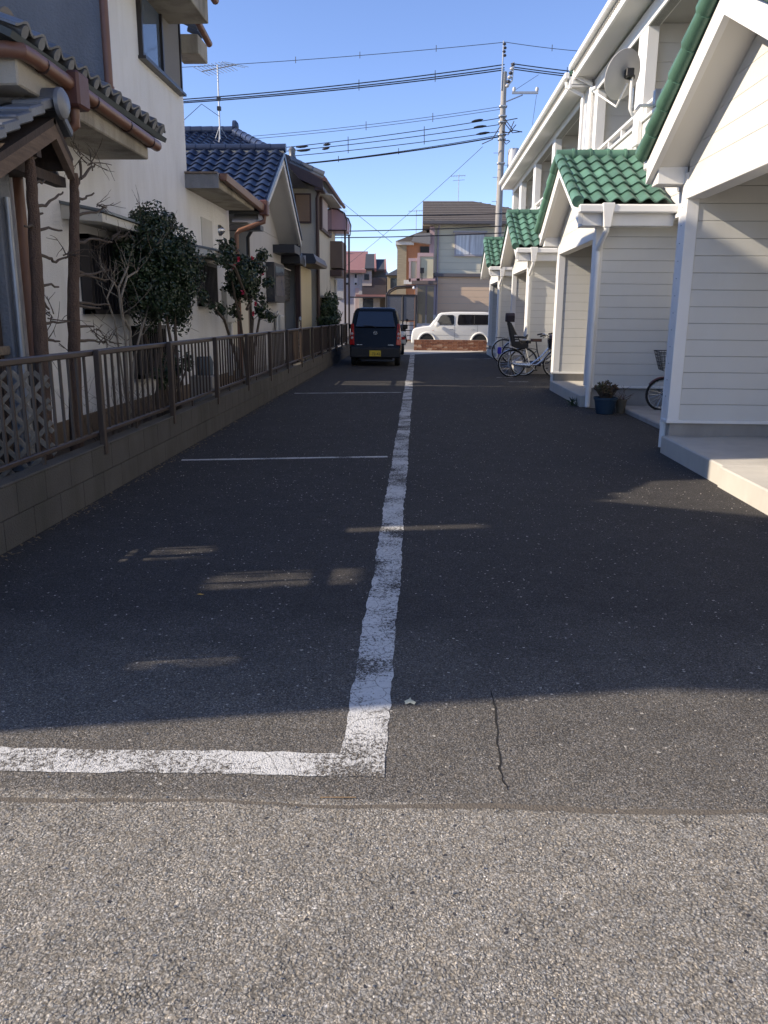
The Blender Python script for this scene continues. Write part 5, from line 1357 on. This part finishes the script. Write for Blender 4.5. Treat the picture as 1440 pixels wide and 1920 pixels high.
MB().lathe([(.0, 0), (.065, 0), (.085, .17), (.092, .175), (.092, .20), (.078, .20), (.07, .17), (0, .16)], (3.13, 12.5, .002), 20).build('pot', M('mossy_clay', (.14, .12, .085), .9, .3, 14, .4, 60, grime=.5), gp, smooth=True)
m = MB()
for k in range(16): twigs(m, Vector((3.13+rnd.gauss(0, .03), 12.5+rnd.gauss(0, .03), .17)), Vector((rnd.gauss(0, .8), rnd.gauss(0, .6), .7)), rnd.uniform(.08, .2), .006, 1, rnd, .6, 0, 4)
m.build('stems', M('withered_stem', (.11, .07, .055), .9, .3, 30), gp)
def weed(name, label, c, n, L, mat, spread=.6):
    t = thing(name, label, 'plant', c); m = MB()
    for k in range(n):
        b = Vector(c)+Vector((rnd.gauss(0, .05), rnd.gauss(0, .05), 0)); d = Vector((rnd.gauss(0, spread), rnd.gauss(0, spread), 1)).normalized()
        l = L*rnd.uniform(.5, 1.1); u = d.orthogonal().normalized()*l*.06
        p1 = b+d*l*.55; p2 = b+d*l+Vector((d.x, d.y, -.3))*l*.3
        m.add([b-u*.6, b+u*.6, p1+u, p1-u, p2], [(0, 1, 2, 3), (3, 2, 4)])
    m.build('blades', mat, t)
weed('weed_tuft', 'green weeds at the step beside the white downpipe', (2.60, 13.45, 0), 26, .20, MDG)
weed('dry_weeds', 'dry brown weeds by the kerb of the small wheeled bicycle', (3.75, 12.1, 0), 60, .16, M('dry_grass', (.24, .17, .10), .9, .3, 30), 1.2)
# watering can
wcn = thing('watering_can', 'blue grey plastic watering can behind the railing bars', 'watering can', (oX(383, 690, -2.82).x, oX(383, 690, -2.82).y, .16))
q = oX(383, 686, -2.82)
BLG = M('blue_grey_plastic', (.06, .09, .12), .5, .15, 9)
MB().lathe([(.0, -.12), (.11, -.12), (.12, .05), (.09, .12), (.07, .12)], (q.x, q.y, q.z), 18).build('body', BLG, wcn, smooth=True)
ptube('spout', [(q.x, q.y+.1, q.z-.08), (q.x, q.y+.24, q.z+.06), (q.x, q.y+.30, q.z+.1)], [.025, .016, .02], BLG, wcn)
ptube('handle', [(q.x, q.y-.08, q.z+.1), (q.x, q.y-.17, q.z+.1), (q.x, q.y-.18, q.z-.02), (q.x, q.y-.11, q.z-.06)], .012, BLG, wcn)
MB().box(q.x-.15, q.x+.15, q.y-.2, q.y+.2, .12, q.z-.121).build('stand', CONC, wcn, bev=.01)
# fallen leaves
def leaf(nm, label, px, py, pts, mat):
    c = oZ(px, py); m = MB(); n = len(pts)
    m.add([(c.x+x, c.y+y, .004+z) for x, y, z in pts]+[(c.x, c.y, .008)], [(i, (i+1) % n, n) for i in range(n)])
    tag(m.build(nm, mat, None), label, 'leaf')
LEAFP = M('pale_ginkgo', (.52, .50, .36), .7, .1, 60); LEAFY = M('yellow_leaf', (.55, .33, .05), .7, .1, 60)
leaf('fallen_leaf', 'pale fan shaped leaf on the asphalt right of the long white line', 769, 1319, [(-.004, .018, .006), (.0, .03, .008), (.004, .016, .004), (.022, -.002, .004), (.016, -.016, .0), (0, -.010, .004), (-.017, -.014, .0), (-.022, .0, .006)], LEAFP)
leaf('fallen_leaf', 'small yellow leaf on the shaded asphalt of the parking bay', 376, 1117, [(-.02, .0, .004), (-.005, .009, .006), (.02, .004, .002), (.006, -.008, .004)], LEAFY)
leaf('fallen_leaf', 'tiny pale leaf by the step of the second porch', 1140, 772, [(-.02, .0, .004), (-.005, .012, .006), (.02, .004, .002), (.006, -.01, .004)], LEAFP)
for i, (x0, x1, y) in enumerate(((600, 668, 1497),)):
    tw = ptube('dry_straw', [oZ(x0, y)+Vector((0, 0, .004)), oZ((x0+x1)/2, y+1)+Vector((0, 0, .006)), oZ(x1, y)+Vector((0, 0, .004))], .0014, M('straw', (.34, .20, .08), .8), None, 5)
    tag(tw, ['long orange straw lying in the asphalt joint', 'short faint straw lying further along the asphalt joint'][i], 'straw')

# ================================================================ low brick wall at the street
bk = thing('brick_wall', 'low red brick wall in front of the white car', 'wall', (1.35, 34.7, 0))
MB().box(-.17, 2.88, 34.615, 34.735, 0, .45).build('wall_core', M('brick_mortar', (.36, .30, .25), .9, .15, 9), bk)
m = MB()
for r in range(7):
    x = -.18-(.11 if r % 2 else 0)
    while x < 2.88:
        a, b = max(x, -.18), min(x+.207, 2.89)
        if b-a > .03:
            m.box(a, b, 34.60, 34.75, .006+r*.064, .006+r*.064+.053)
        x += .218
k = NB('brick_red'); p = k.pos(); br_ = k.vor(k.mapv(p, (4.6, 1, 15.6)), 1.0, rnd=.25)
sc3 = k.n('ShaderNodeSeparateColor'); k.l(br_.outputs['Color'], sc3.inputs[0])
k.l(k.ramp(sc3.outputs[0], (0, (.13, .050, .032)), (.5, (.21, .085, .050)), (.9, (.28, .13, .075)), (1, (.45, .32, .24))), k.b.inputs['Base Color']); k.b.inputs['Roughness'].default_value = .9
kind(m.build('bricks', k.m, bk), 'stuff')

# ================================================================ houses across the street
def sbox(p0, p1, Y0, Y1, name, mat, parent, bev=0):   # pixel rectangle at depth Y0 extruded to Y1
    a, b = oY(p0[0], p0[1], Y0), oY(p1[0], p1[1], Y0)
    return pbox(name, min(a.x, b.x), max(a.x, b.x), Y0, Y1, min(a.z, b.z), max(a.z, b.z), mat, parent, bev)
bh = thing('beige_house', 'beige two storey house with grey shingle roof beyond the white car', 'house', (3.5, 50, 0))
BEI = M('beige_siding', (.64, .59, .44), .7, .05, 1.5, .2, 40); PEA = M('peach_siding', (.66, .48, .32), .7, .05, 1.5, .2, 40)
YB = 48.0
zb = lambda y: oY(870, y, YB).z
xa, xb = oY(812, 500, YB).x, 8.6
w_ = MB().box(xa, xb, YB+.03, YB+8, zb(517), zb(418)).build('upper_wall', SIDEDGE, bh)
n = 8
for i in range(n):
    z0_, z1_ = zb(517)+(zb(418)-zb(517))*i/n, zb(517)+(zb(418)-zb(517))*(i+1)/n-.012
    pbox('siding_board', xa, xb, YB, YB+.03, z0_, z1_, BEI, w_)
l_ = MB().box(xa, xb, YB+.03, YB+8, -.2, zb(519)).build('lower_wall', SIDEDGE, bh)
n = 10
for i in range(n):
    z0_, z1_ = -.1+(zb(519)+.1)*i/n, -.1+(zb(519)+.1)*(i+1)/n-.012
    pbox('siding_board', xa, xb, YB, YB+.03, z0_, z1_, PEA, l_)
pbox('band', xa-.3, xb, YB-.2, YB-.002, zb(519), zb(513), M('band_grey', (.12, .11, .11), .6), bh)
pbox('corner_trim', xa-.04, xa+.22, YB-.05, YB, -.1, zb(519)-.01, M('lilac_trim', (.36, .31, .34), .6), bh); pbox('corner_trim', xa-.04, xa+.12, YB-.05, YB, zb(512), zb(420), BEI, bh)
e0 = oY(793, 415, YB-.4); r0 = oY(793, 377, YB+3.2); r1 = oY(887, 377, YB+3.2)
SHG = M('shingle_grey', (.13, .112, .10), .9, .15, 3, .5, 25)
rf = MB(); xr = 9.2
rf.add([(e0.x, YB-.4, e0.z), (xr, YB-.4, e0.z), (xr, YB+8, e0.z), (e0.x, YB+8, e0.z), (r0.x, YB+3.2, r0.z), (r1.x, YB+3.2, r0.z)], [(0, 1, 5, 4), (1, 2, 5), (2, 3, 4, 5), (3, 0, 4), (3, 2, 1, 0)])
rf = rf.build('roof', SHG, bh)
for i in range(1, 12):
    t = i/12; a = Vector((e0.x, YB-.4, e0.z)).lerp(Vector((r0.x, YB+3.2, r0.z)), t); b = Vector((xr, YB-.4, e0.z)).lerp(Vector((r1.x, YB+3.2, r0.z)), t)
    MB().box(a.x, b.x, a.y-.05, a.y+.2, a.z-.02, a.z+.03).build('shingle_course', SHG, rf)
pbox('gutter', e0.x, xr, YB-.82, YB-.405, e0.z-.16, e0.z-.0, M('gutter_dark', (.10, .09, .09), .5), bh)
pbox('fascia', e0.x, xr, YB-.40, YB-.02, e0.z-.2, e0.z-.165, M('fascia_pale', (.48, .44, .36), .6), bh)
wv = [oY(853, 437, YB), oY(908, 481, YB)]
fw = MB().box(wv[0].x, wv[1].x, YB-.14, YB, wv[1].z, wv[0].z).build('window', M('window_frame_mauve', (.42, .38, .38), .5), bh)
xm = (wv[0].x+wv[1].x)/2
for a, b in ((wv[0].x+.08, xm-.03), (xm+.03, wv[1].x-.08)): pbox('pane', a, b, YB-.15, YB-.141, wv[1].z+.1, wv[0].z-.1, M('curtain_bright', (.82, .82, .80), .9, .06, 4, grain=(9, 9, .6)), fw)
pbox('window_cap', wv[0].x-.1, wv[1].x+.1, YB-.3, YB, wv[0].z, wv[0].z+.1, M('window_frame_mauve', (.42, .38, .38), .5), fw)
ptube('downpipe', [(xa+.35, YB-.45, e0.z-.1), (xa+.25, YB-.08, e0.z-.4), (xa+.25, YB-.08, .0)], .05, M('lilac_trim', (.36, .31, .34), .6), bh)
# bay and balcony on its left side
YC = YB-.42
sbox((779, 530), (816, 590), YC, YB+2, 'porch_wall', M('lilac_trim', (.36, .31, .34), .6), bh)
sbox((783, 536), (797, 606), YC-.06, YC, 'porch_window', M('porch_glass_tan', (.22, .18, .12), .3), bh); sbox((801, 536), (812, 606), YC-.06, YC, 'porch_window', M('porch_glass_tan', (.22, .18, .12), .3), bh)
sbox((778, 590), (816, 640), YC-.02, YB+2, 'porch_base', M('porch_white', (.55, .54, .56), .6), bh)
sbox((772, 526), (820, 533), YC-.2, YB, 'porch_roof', M('porch_roof_brown', (.16, .12, .10), .6), bh)
YEB = M('balcony_yellow', (.62, .55, .36), .6, .04); PNK = M('balcony_pink', (.50, .34, .32), .6, .05)
sbox((768, 489), (784, 528), YC+.1, YB, 'balcony', YEB, bh); sbox((784, 480), (812, 522), YC+.1, YB, 'balcony', YEB, bh)
sbox((766, 484), (785, 490), YC+.05, YB, 'balcony_rail', PNK, bh); sbox((783, 474), (813, 481), YC+.05, YB, 'balcony_rail', PNK, bh)
sbox((767, 489), (770, 528), YC+.02, YC+.1, 'balcony_post', PNK, bh); sbox((782, 481), (787, 528), YC+.02, YC+.1, 'balcony_post', PNK, bh); sbox((767, 522), (816, 529), YC+.02, YC+.1, 'balcony_rail', PNK, bh)
a, b = oY(771, 458, YC), oY(807, 440, YC)
m = MB(); m.loft([[(a.x, y_, a.z+.15), (b.x, y_, a.z+.0), (b.x, y_, b.z+.1), ((a.x+b.x)/2, y_, b.z+.05), (a.x+.2, y_, a.z+.55)] for y_ in (YC-.1, YC+.5)])
m.build('balcony_awning', M('awning_grey', (.24, .22, .20), .6, .1), bh)
sbox((806, 425), (813, 520), YB-.2, YB-.01, 'corner_post', PNK, bh)
ptube('lamp_post', [oY(791, 525, YC-.3), oY(791, 508, YC-.3)], .03, BLACK, bh); sbox((788, 502), (795, 512), YC-.4, YC-.2, 'lamp', BLACK, bh)
ob = thing('orange_brick_house', 'tan and orange brick house standing left behind the beige house', 'house', (-1, 53, 0))
YO = 52.0
sbox((745, 458), (760, 640), YO, YO+6, 'brick_pier', M('tan_brick', (.42, .35, .24), .8, .2, 9, .4, 30, grain=(1, 1, 30)), ob)
sbox((760, 455), (816, 640), YO+.1, YO+6, 'wall', M('orange_brick', (.42, .19, .10), .8, .12, 6, .3, 30), ob)
sbox((742, 452), (776, 459), YO-.2, YO+6, 'cornice', M('fascia_white', (.62, .60, .57), .6), ob)
sbox((757, 525), (786, 533), YO-.2, YO+1, 'band', M('fascia_white', (.62, .60, .57), .6), ob)
a, b, c_ = oY(742, 452, YO-.3), oY(800, 430, YO-.3), oY(800, 452, YO-.3)
MB().prism([(a.x, a.z), (c_.x, c_.z), (b.x, b.z)], 'y', YO-.3, YO+6).build('roof', SHG, ob)
sbox((788, 462), (806, 474), YO-.02, YO+.1, 'window', GLASS, ob)
th = thing('tan_house', 'narrow tan house with a dark hip roof between the red roof and the brick pier', 'house', (-3, 62, 0))
YT = 60.0
sbox((726, 515), (765, 640), YT, YT+6, 'wall', M('tan_render', (.42, .33, .20), .8, .08, 2), th)
a, b, c_ = oY(722, 516, YT-.4), oY(760, 496, YT+2), oY(790, 516, YT-.4)
rfm = MB(); rfm.add([(a.x, YT-.4, a.z), (c_.x, YT-.4, a.z), (c_.x, YT+6, a.z), (a.x, YT+6, a.z), (b.x, YT+2, b.z), (c_.x, YT+2, b.z)], [(0, 1, 5, 4), (1, 2, 5), (2, 3, 4, 5), (3, 0, 4), (3, 2, 1, 0)])
rfm.build('roof', M('roof_dark', (.05, .052, .058), .7, .12, 4), th)
sbox((732, 522), (745, 540), YT-.05, YT, 'window', GLASS, th)
rh = thing('red_roof_house', 'pale house with a dusty red roof and two narrow windows', 'house', (-6, 64, 0))
YR = 62.0
GRW = M('pale_grey_render', (.50, .48, .49), .8, .05, 2); REDR = M('red_roof', (.27, .135, .125), .75, .12, 3, .2, 30)
sbox((600, 506), (683, 650), YR, YR+7, 'wall', GRW, rh)
STN = M('stone_cladding', (.45, .44, .42), .9, .4, 12, .6, 20)
sbox((630, 506), (644, 560), YR-.15, YR, 'stone_pier', STN, rh); sbox((673, 506), (680, 640), YR-.15, YR, 'stone_pier', STN, rh)
sbox((666, 540), (673, 640), YR-.1, YR, 'pink_pier', M('pink_render', (.52, .40, .36), .8), rh)
for x in (648, 664):
    o = sbox((x, 513), (x+6, 535), YR-.06, YR, 'window', M('frame_white', (.6, .6, .6), .5), rh)
    sbox((x+1, 514), (x+5, 521), YR-.08, YR-.061, 'pane', GLASS, o); sbox((x+1, 530), (x+5, 534), YR-.08, YR-.061, 'pane', GLASS, o)
a, b = oY(628, 506, YR-.6), oY(628, 471, YR+3.5); c_ = oY(686, 506, YR-.6); d_ = oY(690, 471, YR+3.5)
MB().add([(a.x-3, YR-.6, a.z), (c_.x, YR-.6, a.z), (d_.x, YR+3.5, b.z), (b.x-3, YR+3.5, b.z), (a.x-3, YR-.6, a.z-.2), (c_.x, YR-.6, a.z-.2), (d_.x, YR+3.5, b.z-.2), (b.x-3, YR+3.5, b.z-.2)], [(0, 1, 2, 3), (7, 6, 5, 4), (0, 4, 5, 1), (1, 5, 6, 2), (2, 6, 7, 3), (3, 7, 4, 0)]).build('roof', REDR, rh)
sbox((683, 505), (722, 640), YR+1, YR+7, 'side_wing', M('wing_grey', (.40, .37, .34), .8, .05), rh)
sbox((679, 520), (724, 552), YR-.3, YR+1, 'dark_wall', M('charcoal_siding', (.055, .050, .056), .7, .08), rh); sbox((679, 503), (697, 536), YR-.34, YR-.301, 'bay', M('wing_grey', (.40, .37, .34), .8, .05), rh)
sbox((683, 514), (692, 525), YR-.40, YR-.341, 'window', GLASS, rh)
for x0, x1, y0, y1 in ((684, 705, 476, 503), (702, 724, 486, 505)):
    a, b, c_, d_ = oY(x0, y1, YR-.5), oY(x1, y1, YR-.5), oY(x1-1, y0, YR+2.5), oY(x0+2, y0, YR+2.5)
    MB().slab(a, b, c_, d_, .15).build('upper_roof', M('roof_dark', (.05, .052, .058), .7, .12, 4), rh)
    a2, d2 = oY(x1-3, y1, YR-.55), oY(x1-3, y0, YR+2.5); MB().slab(a2, b+Vector((.03, -.05, 0)), c_+Vector((.03, 0, .05)), d2, .25).build('verge', REDR, rh)
sbox((667, 552), (722, 557), YR-1.6, YR-.31, 'porch_roof', REDR, rh); sbox((700, 557), (712, 640), YR-.5, YR-.31, 'porch_pier', STN, rh); sbox((682, 560), (700, 640), YR-.36, YR-.31, 'entrance', GLASS, rh)
sbox((655, 556), (722, 559), YR-1.7, YR-1.6, 'porch_beam', DARKMETAL, rh)
# carport with curved roof
cp = thing('carport', 'dark framed carport with curved smoky roof panel beside the beige house', 'carport', (-1, 45, 0))
YP = 45.0
PC = M('smoky_polycarbonate', (.10, .10, .11), .25, .08, 3)
xl, xr_ = oY(724, 600, YP).x, oY(779, 600, YP).x; zt_ = oY(750, 536, YP).z; zm = oY(750, 553, YP).z
arc = [(xl, zm), (xl+.15, zm+.22), (xl+.5, zm+.42), (xl+1.0, zt_-.02), (xr_, zt_)]
for y_ in (YP, YP+2.4):
    ptube('roof_rib', [(x, y_, z) for x, z in arc], .045, DARKMETAL, cp); ptube('beam', [(xl, y_, zm-.02), (xr_, y_, zm-.02)], .05, DARKMETAL, cp)
    for x in (xl, (xl+xr_)/2+.1, xr_): ptube('post', [(x, y_, zm), (x, y_, -.1)], .05, DARKMETAL, cp)
for i in range(4):
    (x0, z0_), (x1, z1_) = arc[i], arc[i+1]
    MB().slab((x0, YP+.05, z0_+.02), (x1, YP+.05, z1_+.02), (x1, YP+2.35, z1_+.02), (x0, YP+2.35, z0_+.02), .015).build('roof_panel', PC, cp)
xm = (xl+xr_)/2+.1
for a, b in ((xl+.06, xm-.06), (xm+.06, xr_-.06)): pbox('screen_panel', a, b, YP-.01, YP+.01, 1.2, zm-.07, PC, cp)
for z_ in (.35, .62, .9, 1.15): pbox('gate_rail', xl+.06, xr_-.06, YP-.05, YP-.012, z_, z_+.045, DARKMETAL, cp)
pbox('back_board', xm-.2, xr_-.1, YP+.3, YP+.34, .15, 1.1, M('porch_white', (.55, .54, .56), .6), cp)
MB().lathe([(0, -.08), (.07, -.04), (.08, .06)], (xr_-.12, YP-.1, zt_-.1), 12, 'y').build('lamp', M('lamp_white', (.8, .8, .8), .3), cp, smooth=True)
# a building continuing the row beyond, low boundary wall
sw_ = thing('boundary_wall', 'pale boundary wall under the beige house porch', 'wall', (3, 45.6, 0))
MB().box(-.1, 9, 45.5, 45.7, -.1, .55).build('wall_panel', M('porch_white', (.55, .54, .56), .6), sw_)
MB().box(-.12, 9.02, 45.48, 45.72, .555, .60).build('coping', CONC, sw_)
# houses further down the street so that the row does not stop at the frame
for i, (x0, x1, y0, h, lab) in enumerate(((-30, -13, 50, 6.2, 'grey gabled house far down the street behind the stucco house'), (11, 22, 49, 6.4, 'cream gabled house behind the apartment block'))):
    o = thing('far_house', lab, 'house', ((x0+x1)/2, y0, 0))
    MB().box(x0, x1, y0, y0+8, -.1, h-1.2).build('wall', BEI, o); MB().prism([(y0-.5, h-1.2), (y0+8.5, h-1.2), (y0+4, h+1)], 'x', x0-.4, x1+.4).build('roof', SHG, o)

# ================================================================ utility pole, wires, antennas
up = thing('utility_pole', 'tall concrete utility pole with insulators behind the apartment block', 'utility pole', (3.85, 42, 0))
UY = 42.0
CPOLE = M('pole_concrete', (.36, .335, .30), .85, .15, 3, .2, 50, grime=.3)
UX = 3.86; ptop = oY(948, 135, UY).z
MB().tube([(UX, UY, -.1), (UX, UY, ptop)], [.20, .125], 18).build('pole', CPOLE, up, smooth=True)
ptube('mast', [(UX-.12, UY-.1, oY(945, 170, UY).z), (UX-.1, UY-.1, oY(948, 78, UY).z)], .035, GALV, up)
for k in range(4): MB().lathe([(.06, -.05), (.09, 0), (.06, .05)], (UX-.06+.03*(k % 2), UY-.1, oY(948, 84, UY).z-.16*k), 10).build('insulator', M('insulator_dark', (.05, .045, .05), .4), up, smooth=True)
a = oY(955, 165, UY); b = oY(963, 118, UY)
ptube('bracket_arm', [(UX+.1, UY-.1, a.z), (b.x-.05, UY-.1, a.z+.3), (b.x, UY-.1, b.z)], .04, GALV, up)
for k in range(6):
    p = oY(962-k*2.2, 121+k*8, UY-.1); MB().lathe([(.05, -.07), (.10, -.02), (.10, .02), (.05, .07)], (p.x, p.y, p.z), 10).build('insulator', M('insulator_white', (.55, .53, .5), .35) if k % 2 else M('insulator_dark', (.05, .045, .05), .4), up, smooth=True)
ca, cb = oY(960, 174, UY-.2), oY(1009, 177, UY-.2)
pbox('cross_arm', ca.x, cb.x, UY-.25, UY-.15, ca.z-.05, ca.z+.05, GALV, up)
ptube('arm_brace', [(UX+.1, UY-.2, oY(955, 193, UY).z), oY(980, 178, UY-.2)], .03, SILVER, up)
for p in (oY(964, 168, UY-.2), oY(1007, 168, UY-.2)): MB().lathe([(.06, -.08), (.09, 0), (.06, .1)], p, 10).build('insulator', M('insulator_white', (.55, .53, .5), .35), up, smooth=True)
for k in (0, 1.3, 2.1, 3.8, 4.4, 7.6):
    zz = oY(945, 200+k*14, UY).z; pbox('pole_band', UX-.19, UX+.19, UY-.19, UY+.19, zz-.02, zz+.02, GALV, up, .05)
for k in range(14):
    zz = 2.5+k*.55; s_ = 1 if k % 2 else -1; ptube('step_bolt', [(UX, UY-.1, zz), (UX+s_*.38, UY-.1, zz)], .012, GALV, up, 5)
rb = random.Random(4); m = MB()
for k in range(9):
    z0_ = oY(950, rb.uniform(218, 262), UY).z; z1_ = oY(950, rb.uniform(218, 275), UY).z; x1 = UX+rb.choice((-1, 1, 1, 1))*rb.uniform(.3, 1.1)
    m.tube([(UX, UY-.15, z0_), ((UX+x1)/2, UY-.35, (z0_+z1_)/2-rb.uniform(0, .4)), (x1, UY-.2, z1_)], .022, 5)
m.build('cable_bundle', BLACK, up)
tz = oY(965, 300, UY).z
MB().lathe([(.0, -.5), (.28, -.5), (.30, -.42), (.30, .42), (.24, .5), (.0, .5)], (UX+.62, UY, tz), 18).build('transformer', M('transformer_grey', (.42, .42, .43), .5), up, smooth=True)
WIRE = M('wire_black', (.012, .012, .016), .5); WIREG = M('wire_grey', (.05, .055, .075), .5)
def wire(label, a, b, Y, r, sag=.25, mat=WIRE, knobs=(), group='overhead lines', Yb=None):
    A, B = oY(a[0], a[1], Y), oY(b[0], b[1], Y if Yb is None else Yb); n = 18
    t = thing('overhead_wire', label, 'wire', tuple(A.lerp(B, .5)), group)
    pts = []
    for i in range(n+1):
        f = i/n; p = A.lerp(B, f); p.z -= sag*4*f*(1-f); pts.append(p)
    MB().tube(pts, r, 5).build('cable', mat, t, smooth=True)
    for f in knobs:
        p = A.lerp(B, f); p.z -= sag*4*f*(1-f)
        MB().tube([p-Vector((.0, 0, .12)), p+Vector((0, 0, .16))], .018, 5).build('wire_tag', mat, t)
LW = 300
wire('topmost thin wire running from the pole tip over the houses', (LW-60, 131), (948, 79), UY, .014, .12, WIREG, (.45, .62, .82))
wire('thin wire running right from the pole tip over the apartment roof', (948, 79), (1130, 99), UY, .014, .05, WIREG, (.48,))
for i, dy in enumerate((0, 6, 10)):
    wire(['upper', 'middle', 'lower'][i]+' black conductor of the three above the blue roof', (LW-60, 193+dy*.6), (946, 121+dy), UY, .026, .18, WIRE, (.62, .82))
    wire(['upper', 'middle', 'lower'][i]+' black conductor going right from the pole brackets', (958, 119+dy), (1150, 142+dy), UY, .024, .03, WIRE, (.55,))
for i, (ya, yb) in enumerate(((258, 200), (263, 205))): wire(['upper', 'lower'][i]+' pale thin wire of the pair below the black conductors', (440, ya), (938, yb), UY, .012, .12, WIREG, (.5, .75))
for i, (ya, yb) in enumerate(((278, 221), (285, 233), (295, 246))): wire(['upper', 'middle', 'lower'][i]+' cable with black splices ending over the brown trim house', (520, ya), (940, yb), UY, .018, .08, WIRE, (.32, .66))
for i, (ya, yb) in enumerate(((307, 253), (308, 256))): wire(['slim', 'thick'][i]+' lowest cable strung from the pole to the brown trim house', (560, ya), (938, yb), UY, (.016, .032)[i], .10, WIRE, (.2, .5) if i == 0 else ())
for i, (xa_, ya, xb_, yb) in enumerate(((555, 276, 578, 274), (557, 283, 582, 281), (606, 272, 620, 270), (604, 280, 618, 277), (884, 228, 906, 224), (888, 239, 912, 236), (893, 252, 918, 248))):
    A, B = oY(xa_, ya, UY-.03), oY(xb_, yb, UY-.03)
    tag(MB().tube([A, A.lerp(B, .3), A.lerp(B, .7), B], [.02, .06, .06, .02], 8).build('cable_splice', BLACK, None, smooth=True), 'black cable splice on the cables left of the pole' if i > 3 else 'black cable splice on the cables over the brown trim house', 'cable splice', 'cable splices near the pole' if i > 3 else 'cable splices over the house')
for i, (ya, yb) in enumerate(((404, 400), (434, 423), (446, 436))):
    wire(['single black cable crossing before the beige house roof', 'cable crossing at the eave of the beige house', 'lower cable crossing before the beige house window'][i], (600, ya), (960, yb), 40, .024, .05, WIRE)
wire('thin stay wire slanting from the pink balcony cover', (640, 378), (735, 455), 38, .010, 0, WIREG)
wire('thin service wire slanting down towards the red roof house', (905, 275), (640, 505), 41, .012, .15, WIREG, Yb=58)
wire('short drop wire from the cross arm to the cables', (1006, 178), (998, 235), UY, .010, 0, WIREG)
wire('thin slanting wire between cross arm and far conductors', (964, 170), (1010, 140), UY, .010, 0, WIREG)
def antenna(label, x, y0, y1, Y, dish=False):
    a, b = oY(x, y0, Y), oY(x, y1, Y)
    t = thing('roof_antenna', label, 'antenna', tuple(b))
    ptube('mast', [b-Vector((0, 0, .5)), Vector((b.x, Y, a.z))], .02, GALV, t)
    ptube('boom', [(b.x-.5, Y, a.z-.1), (b.x+.4, Y, a.z-.05)], .014, GALV, t)
    for k in range(6): ptube('element', [(b.x-.45+k*.16, Y-.3, a.z-.1), (b.x-.45+k*.16, Y+.3, a.z-.1)], .009, GALV, t, 5)
    ptube('element', [(b.x-.35, Y, a.z-.35), (b.x+.35, Y, a.z-.3)], .012, GALV, t, 5)
    if dish: MB().lathe([(0, .05), (.2, .02), (.3, -.06), (.28, -.07), (0, .03)], (b.x, Y-.15, b.z+.25), 16, 'y').build('dish', M('dish_white', (.55, .53, .53), .5), t, smooth=True)
antenna('thin television antenna on the beige house ridge', 859, 327, 378, YB+3.2)
antenna('thin television antenna rising beside the orange brick house', 780, 393, 436, YO+2)
antenna('television antenna with a small white dish over the red roof', 641, 394, 476, YR+3, True)
